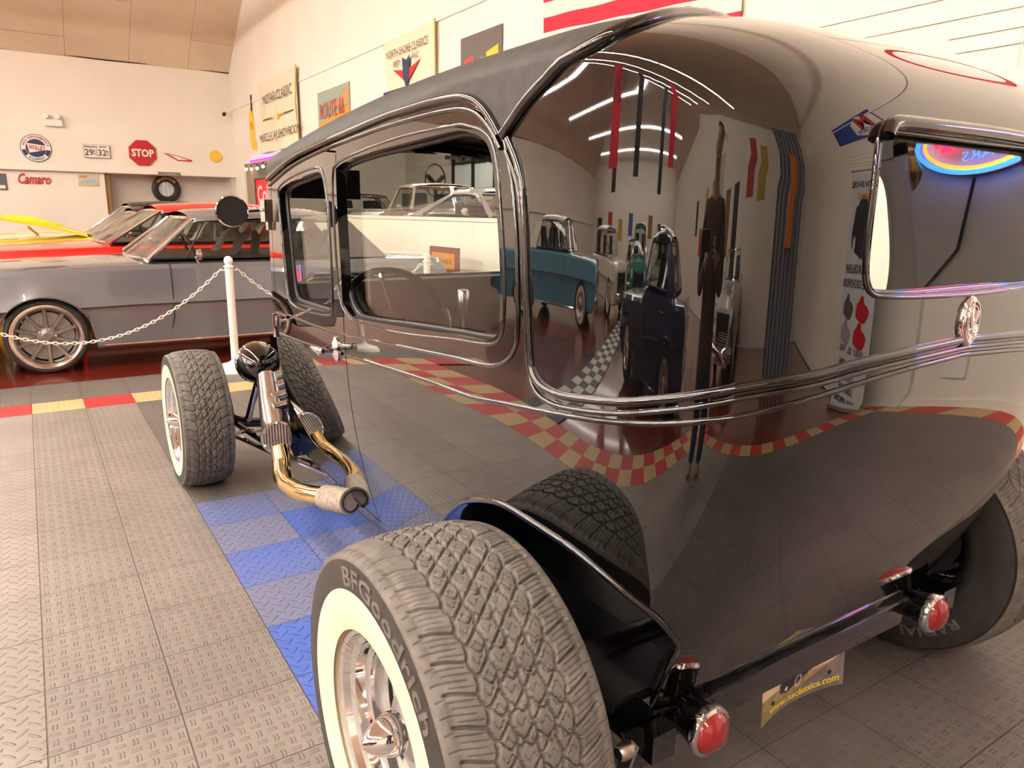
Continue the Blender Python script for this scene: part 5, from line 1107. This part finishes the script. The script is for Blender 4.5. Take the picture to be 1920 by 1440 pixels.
# price board on an easel inside the sedan's view
pbd = thing('show_board', 'maroon board with an orange lettered panel standing by the half wall', 'sign', (4.2, 5.75, 0))
obj('board', MB().box((4.15,5.45,.50),(4.18,6.15,.93), Matrix.Identity(4)), flat('maroon_board', (.22,.03,.02), .3), pbd)
obj('board_panel', MB().box((4.14,5.52,.68),(4.15,6.08,.86)), flat('orange_panel', (.75,.30,.03), .4), pbd)
put_text('lettering', "1966 Chevelle SS", .085, (4.138, 5.80, .77), (0,-1,0), (0,0,1), flat('panel_ink', (.25,.08,.02)), pbd, sx=.8, bold=.001)
obj('easel', MB().tube([(4.2,5.5,0),(4.19,5.75,.92)], .012, 6).tube([(4.2,6.1,0),(4.19,5.85,.92)], .012, 6).tube([(4.42,5.8,0),(4.19,5.8,.9)], .012, 6), M['satin'], pbd)

# ============================================================ STANCHIONS AND CHAINS
sp_ = None; spots = [(-.77,4.42),(1.455,4.42),(3.25,4.42)]; lab = ['white plastic stanchion west of the sedan, mostly out of view', 'white plastic stanchion with a ball top between grey coupe and sedan front wheel', 'white plastic stanchion seen through the window of the sedan']
for i, (x, y) in enumerate(spots):
    if sp_ is None:
        r_ = thing('stanchion_post', lab[0], 'stanchion', (x,y,0), 0)
        obj('post', MB().lathe([(.032,.05),(.032,.86)], (0,0,0), (0,0,1), 24), whitep, r_, world=False)
        obj('base', MB().lathe([(.165,0),(.165,.02),(.15,.045),(.06,.07),(.034,.09)], (0,0,0), (0,0,1), 40), whitep, r_, world=False)
        obj('ball_top', MB().lathe([(.034,.855),(.040,.86),(.040,.872),(.030,.876),(.024,.884),(.034,.900),(.036,.915),(.030,.935),(.014,.948),(.001,.951)], (0,0,0), (0,0,1), 24), whitep, r_, world=False)
        for s_ in (-1, 1): obj('chain_hook', MB().tube([(s_*.03,0,.84),(s_*.055,0,.835),(s_*.06,0,.85)], .006, 6), whitep, r_, world=False)
        sp_ = r_
    else: r_ = copy_tree(sp_); r_.location = (x,y,0); r_['label'] = lab[i]
def chain(p0, p1, sag, label):
    mb = MB(); p0, p1 = Vector(p0), Vector(p1); n = int((p1-p0).length*1.12/.034); P = [p0.lerp(p1, i/n)-Vector((0,0,sag*4*(i/n)*(1-i/n))) for i in range(n+1)]
    for i in range(n):
        a, b = P[i], P[i+1]; d = (b-a).normalized(); s = d.cross(Vector((0,1,0))).normalized() if i % 2 else Vector((0,1,0)); c = (a+b)/2
        mb.tube([c+d*.021*math.cos(t)+s*.0105*math.sin(t) for t in np.linspace(0, 2*PI, 10, endpoint=False)], .0042, 5, closed=True)
    return tag(obj('plastic_chain', mb, whitep), label, 'chain')
chain((-.705,4.42,.845), (1.39,4.42,.845), .52, 'white plastic chain sagging in front of the grey coupe wheel')
chain((1.52,4.42,.845), (3.185,4.42,.845), .42, 'white plastic chain running behind the black sedan')

# ============================================================ SOUTH EAST CORNER, reflected in the sedan's rear
bst = thing('pull_up_banner', 'white pull up banner reading NORTH SHORE Classics beside the south east wall', 'banner', (3.95,-3.6,0))
bx, by0, by1 = 4.05, -4.15, -3.25
def bt(s, y, z, size, mt, **k): return put_text('lettering', s, size, (bx-.004, (by0+by1)/2+y, z), (0,1,0) if False else (0,-1,0), (0,0,1), mt, bsh, **k)
bsh = obj('banner_sheet', MB().box((bx,by0,.08),(bx+.006,by1,1.98)), flat('banner_white', (.62,.63,.66), .5), bst)
obj('banner_base', MB().box((bx-.08,by0-.03,0),(bx+.10,by1+.03,.08)), M['nickel'], bst); obj('banner_bar', MB().tube([(bx,by0-.01,1.99),(bx,by1+.01,1.99)], .014, 8), M['nickel'], bst)
bt('NORTH SHORE', 0, 1.72, .155, ink, bold=.004, sx=.88); bt('Classics', -.05, 1.58, .13, flat('script_gold', (.6,.35,.08)), shear=.3, bold=.002)
bt('CLASSIC CAR DEALERSHIP', 0, 1.10, .085, ink, bold=.002, sx=.82); bt('COME SEE OUR SHOWROOM', 0, 1.00, .085, ink, bold=.002, sx=.80)
cp_ = [(-.30,.02),(-.32,.10),(-.22,.17),(-.08,.20),(-.02,.30),(.10,.31),(.20,.22),(.28,.18),(.33,.08),(.30,-.02),(.16,-.06),(-.02,-.10),(-.2,-.08)]
obj('printed_car', MB().add([(bx-.004,(by0+by1)/2-x,1.27+z) for x, z in cp_], [tuple(range(len(cp_)))]), ink, bsh, smooth=False)
for x, z, r_ in ((-.12,-.04,.07),(.22,.0,.055)): obj('printed_wheel', MB().add([(bx-.006,(by0+by1)/2-x-r_*.7*math.cos(t),1.27+z+r_*math.sin(t)) for t in np.linspace(0,2*PI,18,endpoint=False)], [tuple(range(18))]), bpy.data.materials['banner_white'], bsh, smooth=False)
for i, (x, z, mt) in enumerate(((-.2,.84,red),(.2,.84,flat('print_olive',(.12,.10,.06))),(-.2,.66,red),(.2,.66,flat('print_grey',(.35,.3,.3))))):
    pp = [(q[0]*.5, q[1]*.45) for q in cp_]; obj('printed_car', MB().add([(bx-.004,(by0+by1)/2-x-a,z-.05+b_) for a, b_ in pp], [tuple(range(len(pp)))]), mt, bsh, smooth=False)
bt('WE BUY   SELL   TRADE', 0, .54, .065, ink, bold=.001)
for i, s in enumerate(('EASY FINANCING', 'LOW RATES', 'LONG TERMS', 'QUICK APPROVALS')):
    bt(s, -.02, .44-i*.088, .072, ink, bold=.002); obj('star', MB().prism([(.028*(1 if k % 2 == 0 else .45)*math.sin(k*PI/5), .028*(1 if k % 2 == 0 else .45)*math.cos(k*PI/5)) for k in range(10)], (bx-.004,(by0+by1)/2+.36,.44-i*.088), (0,-1,0), (0,0,1), (.001,0,0)), yelp, bsh, smooth=False)
p, o, ux, uz, w_, h_ = wall_poster('marathon_sign', 'blue MARATHON sign with a red M high on the south east wall', 'sign', 'E', -4.9, -2.8, 2.95, 3.65, flat('sign_blue', (.02,.06,.30), .3), xp, [([(.02,.08),(.02,.8),(.3,.97),(.5,.72),(.5,.2),(.3,.04)][::-1], whitep, 'white_field')])
put_text('lettering', 'M', .56, o+ux*w_*.25+uz*h_*.62, ux, uz, red, p, sx=1.3, bold=.02); put_text('lettering', 'MARATHON', .19, o+ux*w_*.25+uz*h_*.27, ux, uz, flat('sign_blue', (.02,.06,.30)), p, sx=.8, bold=.003)
# neon sign
ns = thing('neon_sign', 'lens shaped neon sign with blue and yellow tubes reading USED CARS', 'neon sign', (XE-.1,-2.45,1.95))
nc = (-2.5, 2.04)
def lens_(r): return [(nc[0]+r*.36*math.cos(t)*1.0, nc[1]+r*.19*math.sin(t)*abs(math.sin(t))**.15) for t in np.linspace(0, 2*PI, 60, endpoint=False)]
obj('backing_plate', MB().prism([(y, z) for y, z in lens_(1.06)], (XE-.05,0,0), (0,1,0), (0,0,1), (.012,0,0)), flat('neon_white', (.8,.78,.8), .3), ns, smooth=False)
obj('blue_tube', MB().tube([(XE-.085,y,z) for y, z in lens_(1.0)], .012, 8, closed=True), glow('neon_blue', (.03,.18,1.0), 22), ns)
obj('yellow_tube', MB().tube([(XE-.085,y,z) for y, z in lens_(.88)], .010, 8, closed=True), glow('neon_yellow', (1.0,.45,.03), 12), ns)
obj('red_tube', MB().tube([(XE-.085,nc[0]+q*.26,nc[1]+.0+.07*(1-q*q)) for q in np.linspace(-1,1,16)], .016, 8), glow('neon_red', (1.0,.03,.12), 14), ns)
obj('red_tube', MB().tube([(XE-.085,nc[0]+q*.22,nc[1]-.04+.06*(1-q*q)) for q in np.linspace(-1,1,16)], .016, 8), M['neon_red'], ns)
put_text('lettering', 'USED', .075, (XE-.09, nc[0], nc[1]+.11), (0,-1,0), (0,0,1), M['neon_blue'], ns, sx=1.3); put_text('lettering', 'CARS', .075, (XE-.09, nc[0], nc[1]-.10), (0,-1,0), (0,0,1), M['neon_blue'], ns, sx=1.3)
obj('neon_cable', MB().tube([(XE-.04,-2.58,1.83),(XE-.02,-2.7,1.45),(XE-.02,-2.95,1.2),(XE-.02,-3.3,1.15),(XE-.02,-3.35,.7),(XE-.02,-3.2,.35)], .009, 6), M['satin'], ns)
obj('hang_wire', MB().tube([(XE-.03,-2.8,2.16),(XE-.02,-2.55,2.42),(XE-.03,-2.3,2.16)], .004, 5), M['nickel'], ns)
oval = tag(obj('gold_mirror', MB().lathe([(.001,.03),(.10,.025),(.15,.0)], (0,0,0), (-1,0,0), 32), M['gold']), 'oval gold ornament on the south east wall above the banner', 'ornament'); oval.location = (XE,-2.98,2.0); oval.scale = (1,.7,1.2)
struct('door_1', MB().box((XE-.03,-3.95,0),(XE+.01,-3.0,2.08)).box((XE-.05,-4.0,0),(XE+.01,-3.93,2.12)).box((XE-.05,-3.02,0),(XE+.01,-2.95,2.12)).box((XE-.05,-4.0,2.05),(XE+.01,-2.95,2.12)), M['trimw'])
ot = tag(obj('wall_outlet', MB().box((XE-.03,-2.75,.42),(XE,-2.62,.58)), whitep), 'white outlet box low on the south east wall by the hanging cable', 'outlet')
struct('baseboard_east', MB().box((XE-.015,YSo,0),(XE,OY0,.10)), M['trimw'])
# grey curtain and south wall things
ct = MB(); cg = [[(x, -6.3+.05*math.sin(x*26), z) for z in (0.02, 1.6, 3.6)] for x in np.linspace(1.5, 3.1, 70)]; ct.grid(cg).grid([[(x, y+.006, z) for x, y, z in r] for r in cg], flip=True)
tag(obj('grey_curtain', ct, flat('curtain_grey', (.22,.22,.25), .8)), 'tall blue grey curtain hanging south of the sedan', 'curtain')
fm = tag(obj('orange_flag', MB().grid([[(x, -6.22+.03*math.sin(x*9), z) for z in (1.3, 2.4)] for x in np.linspace(2.2, 2.6, 8)]), flat('orange_ink', (.8,.25,.03))), 'orange cloth strip hanging before the grey curtain', 'flag')
rng = random.Random(3); cols = [(.03,.03,.04),(.45,.05,.04),(.5,.35,.06),(.06,.1,.3),(.5,.5,.48),(.25,.12,.05)]
for i in range(9):
    x0 = -11+i*1.35+rng.uniform(-.2,.2); z0 = rng.uniform(1.2, 2.2); c_ = cols[i % 6]; hh = rng.uniform(.6,1.2); ww = rng.uniform(.5,.8)
    o_ = tag(obj('wall_poster', MB().box((x0,YSo,z0),(x0+ww,YSo+.02,z0+hh)), flat('poster_%d' % (i % 6), c_)), ['black','red','ochre','blue','pale grey','brown'][i % 6]+' poster on the south wall, one of a row', 'poster', 'posters along the south wall')
for i, (x, y, c_, lb) in enumerate(((-7.9,3.3,'flag_red','wide red banner hanging from the ceiling lights'),(-7.4,-2.6,'flag_red','narrow red banner hanging from the ceiling lights'),(-9.2,1.3,'satin','black banner hanging west of the red ones'),(-12.3,5.2,'satin','tall black banner hanging over the far cars'),(-12.0,-1.8,'satin','slim black banner hanging over the sage sedan'))):
    wdt = .30 if i else .42; yy = np.linspace(y-wdt, y+wdt, 6)
    g = [[(x+.02*math.sin(q*9), q, z) for z in (2.5, 4.9)] for q in yy]; bn = tag(obj('hanging_banner', MB().grid(g).grid([[(a+.005,b_,c) for a,b_,c in r] for r in g], flip=True), M[c_]), lb, 'banner')
    if i == 0: put_text('lettering', 'BMW', .6, (x+.03, y, 3.7), (0,1,0), (0,0,1), ink, bn, sx=.5)
for i in range(7):
    y0 = 14.5-i*3.1; z0 = 1.5+.3*(i % 2); tag(obj('wall_picture', MB().box((XW,y0,z0),(XW+.02,y0+1.3,z0+1.0)), flat('poster_%d' % (i % 6), cols[i % 6])), ['black','red','ochre','blue','pale grey','brown','black'][i]+' picture on the far west wall, one of a row', 'picture', 'pictures on the far west wall')

# ============================================================ THE PHOTOGRAPHER, seen mirrored in the rear corner
def skin(name, chains, mt, parent=None, sub=2, root=0):
    """chains of joints: (pos, radius[, radius2]); shared joints are merged"""
    V_, E_, Rd = [], [], []
    def vid(p, r):
        for i, q in enumerate(V_):
            if (Vector(q)-Vector(p)).length < 1e-4: return i
        V_.append(tuple(p)); Rd.append(r if hasattr(r, '__len__') else (r, r)); return len(V_)-1
    for ch in chains:
        prev = None
        for p, r in ch:
            i = vid(p, r)
            if prev is not None and prev != i: E_.append((prev, i))
            prev = i
    me = bpy.data.meshes.new(name); me.from_pydata(V_, E_, []); o = bpy.data.objects.new(name, me); C.objects.link(o)
    a = o.modifiers.new('skin', 'SKIN')
    if not len(me.skin_vertices):
        bm_ = bmesh.new(); bm_.from_mesh(me); bm_.verts.layers.skin.verify(); bm_.to_mesh(me); bm_.free()
    for i, r in enumerate(Rd): me.skin_vertices[0].data[i].radius = r
    me.skin_vertices[0].data[root].use_root = True
    a.use_smooth_shade = True; b = o.modifiers.new('sub', 'SUBSURF'); b.levels = b.render_levels = sub
    dg = bpy.context.evaluated_depsgraph_get(); dg.update(); m2 = bpy.data.meshes.new_from_object(o.evaluated_get(dg)); bpy.data.objects.remove(o)
    m2.materials.clear(); m2.materials.append(mt); m2.polygons.foreach_set('use_smooth', [True]*len(m2.polygons))
    q = bpy.data.objects.new(name, m2); C.objects.link(q)
    if parent is not None: q.parent = parent
    return q
per = thing('person', 'person in a brown coat and blue jeans holding up a black phone behind the sedan', 'person', (-.10,-2.32,0), math.radians(-38))
# local frame: +Y faces the sedan, X to the right hand
skinm = flat('skin', (.50,.28,.18), .5); coat = flat('brown_coat', (.11,.065,.045), .85); jean = flat('blue_jeans', (.03,.06,.16), .85); shoe = flat('tan_shoe', (.28,.12,.05), .5)
arm = lambda s: [((0,-.02,1.44),(.10,.085)), ((s*.17,-.02,1.43),(.07,.07)), ((s*.21,.0,1.36),(.058,.058)), ((s*.25,.02,1.13),(.048,.048)), ((s*.14,.20,1.20),(.038,.038)), ((s*.075,.275,1.275),(.028,.028))]
body = skin('body', [[((0,0,.95),(.15,.11)), ((0,.0,1.10),(.145,.105)), ((0,-.01,1.28),(.165,.115)), ((0,-.02,1.44),(.10,.085)), ((0,-.01,1.53),(.055,.055)), ((0,.01,1.60),(.062,.07)), ((0,.015,1.68),(.078,.095)), ((0,.0,1.75),(.060,.075))],
  arm(1), arm(-1),
  [((0,0,.95),(.15,.11)), ((.09,0,.88),(.088,.095)), ((.10,.01,.50),(.058,.06)), ((.10,-.01,.10),(.040,.042)), ((.105,.10,.045),(.042,.03)), ((.107,.15,.035),(.03,.02))],
  [((0,0,.95),(.15,.11)), ((-.09,0,.88),(.088,.095)), ((-.10,.01,.50),(.058,.06)), ((-.10,-.01,.10),(.040,.042)), ((-.105,.10,.045),(.042,.03)), ((-.107,.15,.035),(.03,.02))]], skinm, per)
for s in (1, -1):
    px_, py_, pz_ = s*.078, .270, 1.270
    for k in range(4): skin('finger', [[((px_-s*.01,py_+.02,pz_+.012*k),(.0095,.0095)), ((px_-s*.005,py_+.055,pz_+.02*k-.01),(.0088,.0088)), ((px_-s*.030,py_+.075-.004*k,pz_+.021*k-.01),(.0078,.0078)), ((px_-s*.045,py_+.070,pz_+.021*k-.008),(.006,.006))]], skinm, body, 1)
    skin('thumb', [[((px_,py_+.0,pz_-.01),(.012,.012)), ((px_-s*.02,py_+.015,pz_+.03),(.010,.010)), ((px_-s*.045,py_+.035,pz_+.05),(.008,.008))]], skinm, body, 1)
    skin('eye', [[((s*.032,.098,1.69),(.009,.009)), ((s*.030,.099,1.69),(.008,.008))]], M['satin'], body, 1)
    skin('ear', [[((s*.078,.01,1.70),(.008,.016)), ((s*.080,.005,1.66),(.006,.010))]], skinm, body, 1)
skin('nose', [[((0,.105,1.69),(.008,.008)), ((0,.122,1.66),(.014,.012)), ((0,.112,1.65),(.012,.010))]], skinm, body, 1)
skin('mouth', [[((-.022,.103,1.62),(.005,.005)), ((0,.108,1.62),(.006,.006)), ((.022,.103,1.62),(.005,.005))]], flat('lips', (.4,.14,.12)), body, 1)
skin('hair', [[((0,-.03,1.70),(.085,.085)), ((0,-.01,1.765),(.080,.085)), ((0,.04,1.79),(.055,.045))]], flat('brown_hair', (.06,.035,.02)), per, 2)
skin('coat', [[((0,-.0,.72),(.20,.15)), ((0,.0,.95),(.185,.14)), ((0,-.01,1.15),(.17,.125)), ((0,-.01,1.30),(.185,.13)), ((0,-.02,1.43),(.12,.10)), ((0,-.02,1.49),(.075,.07))]]+
  [[((0,-.02,1.43),(.12,.10)), ((s*.18,-.02,1.42),(.085,.085)), ((s*.22,.0,1.34),(.074,.074)), ((s*.255,.02,1.13),(.064,.064)), ((s*.15,.19,1.195),(.05,.05)), ((s*.10,.245,1.245),(.042,.042))] for s in (1,-1)], coat, per)
for s in (1, -1):
    skin('trouser_leg', [[((s*.075,0,.92),(.105,.11)), ((s*.10,.01,.52),(.078,.08)), ((s*.10,-.005,.09),(.062,.066))]], jean, per)
    skin('shoe', [[((s*.10,-.05,.05),(.045,.04)), ((s*.105,.06,.045),(.047,.035)), ((s*.108,.17,.035),(.04,.024))]], shoe, per)
ph = tag(obj('phone', MB().box((-.075,-.005,-.038),(.075,.004,.038)), M['satin']), 'black phone held up by the person behind the sedan', 'phone'); ph.location = (.0986-math.sin(.57867)*.02, -1.9068-math.cos(.57867)*.02, 1.3112); ph.rotation_euler = (-.228, 0, -.57867)
lz = MB().lathe([(.012,0),(.012,.004),(.001,.004)], (-.05,.004,.018), (0,1,0), 16); obj('camera_lens', lz, M['glass_dark'], ph)
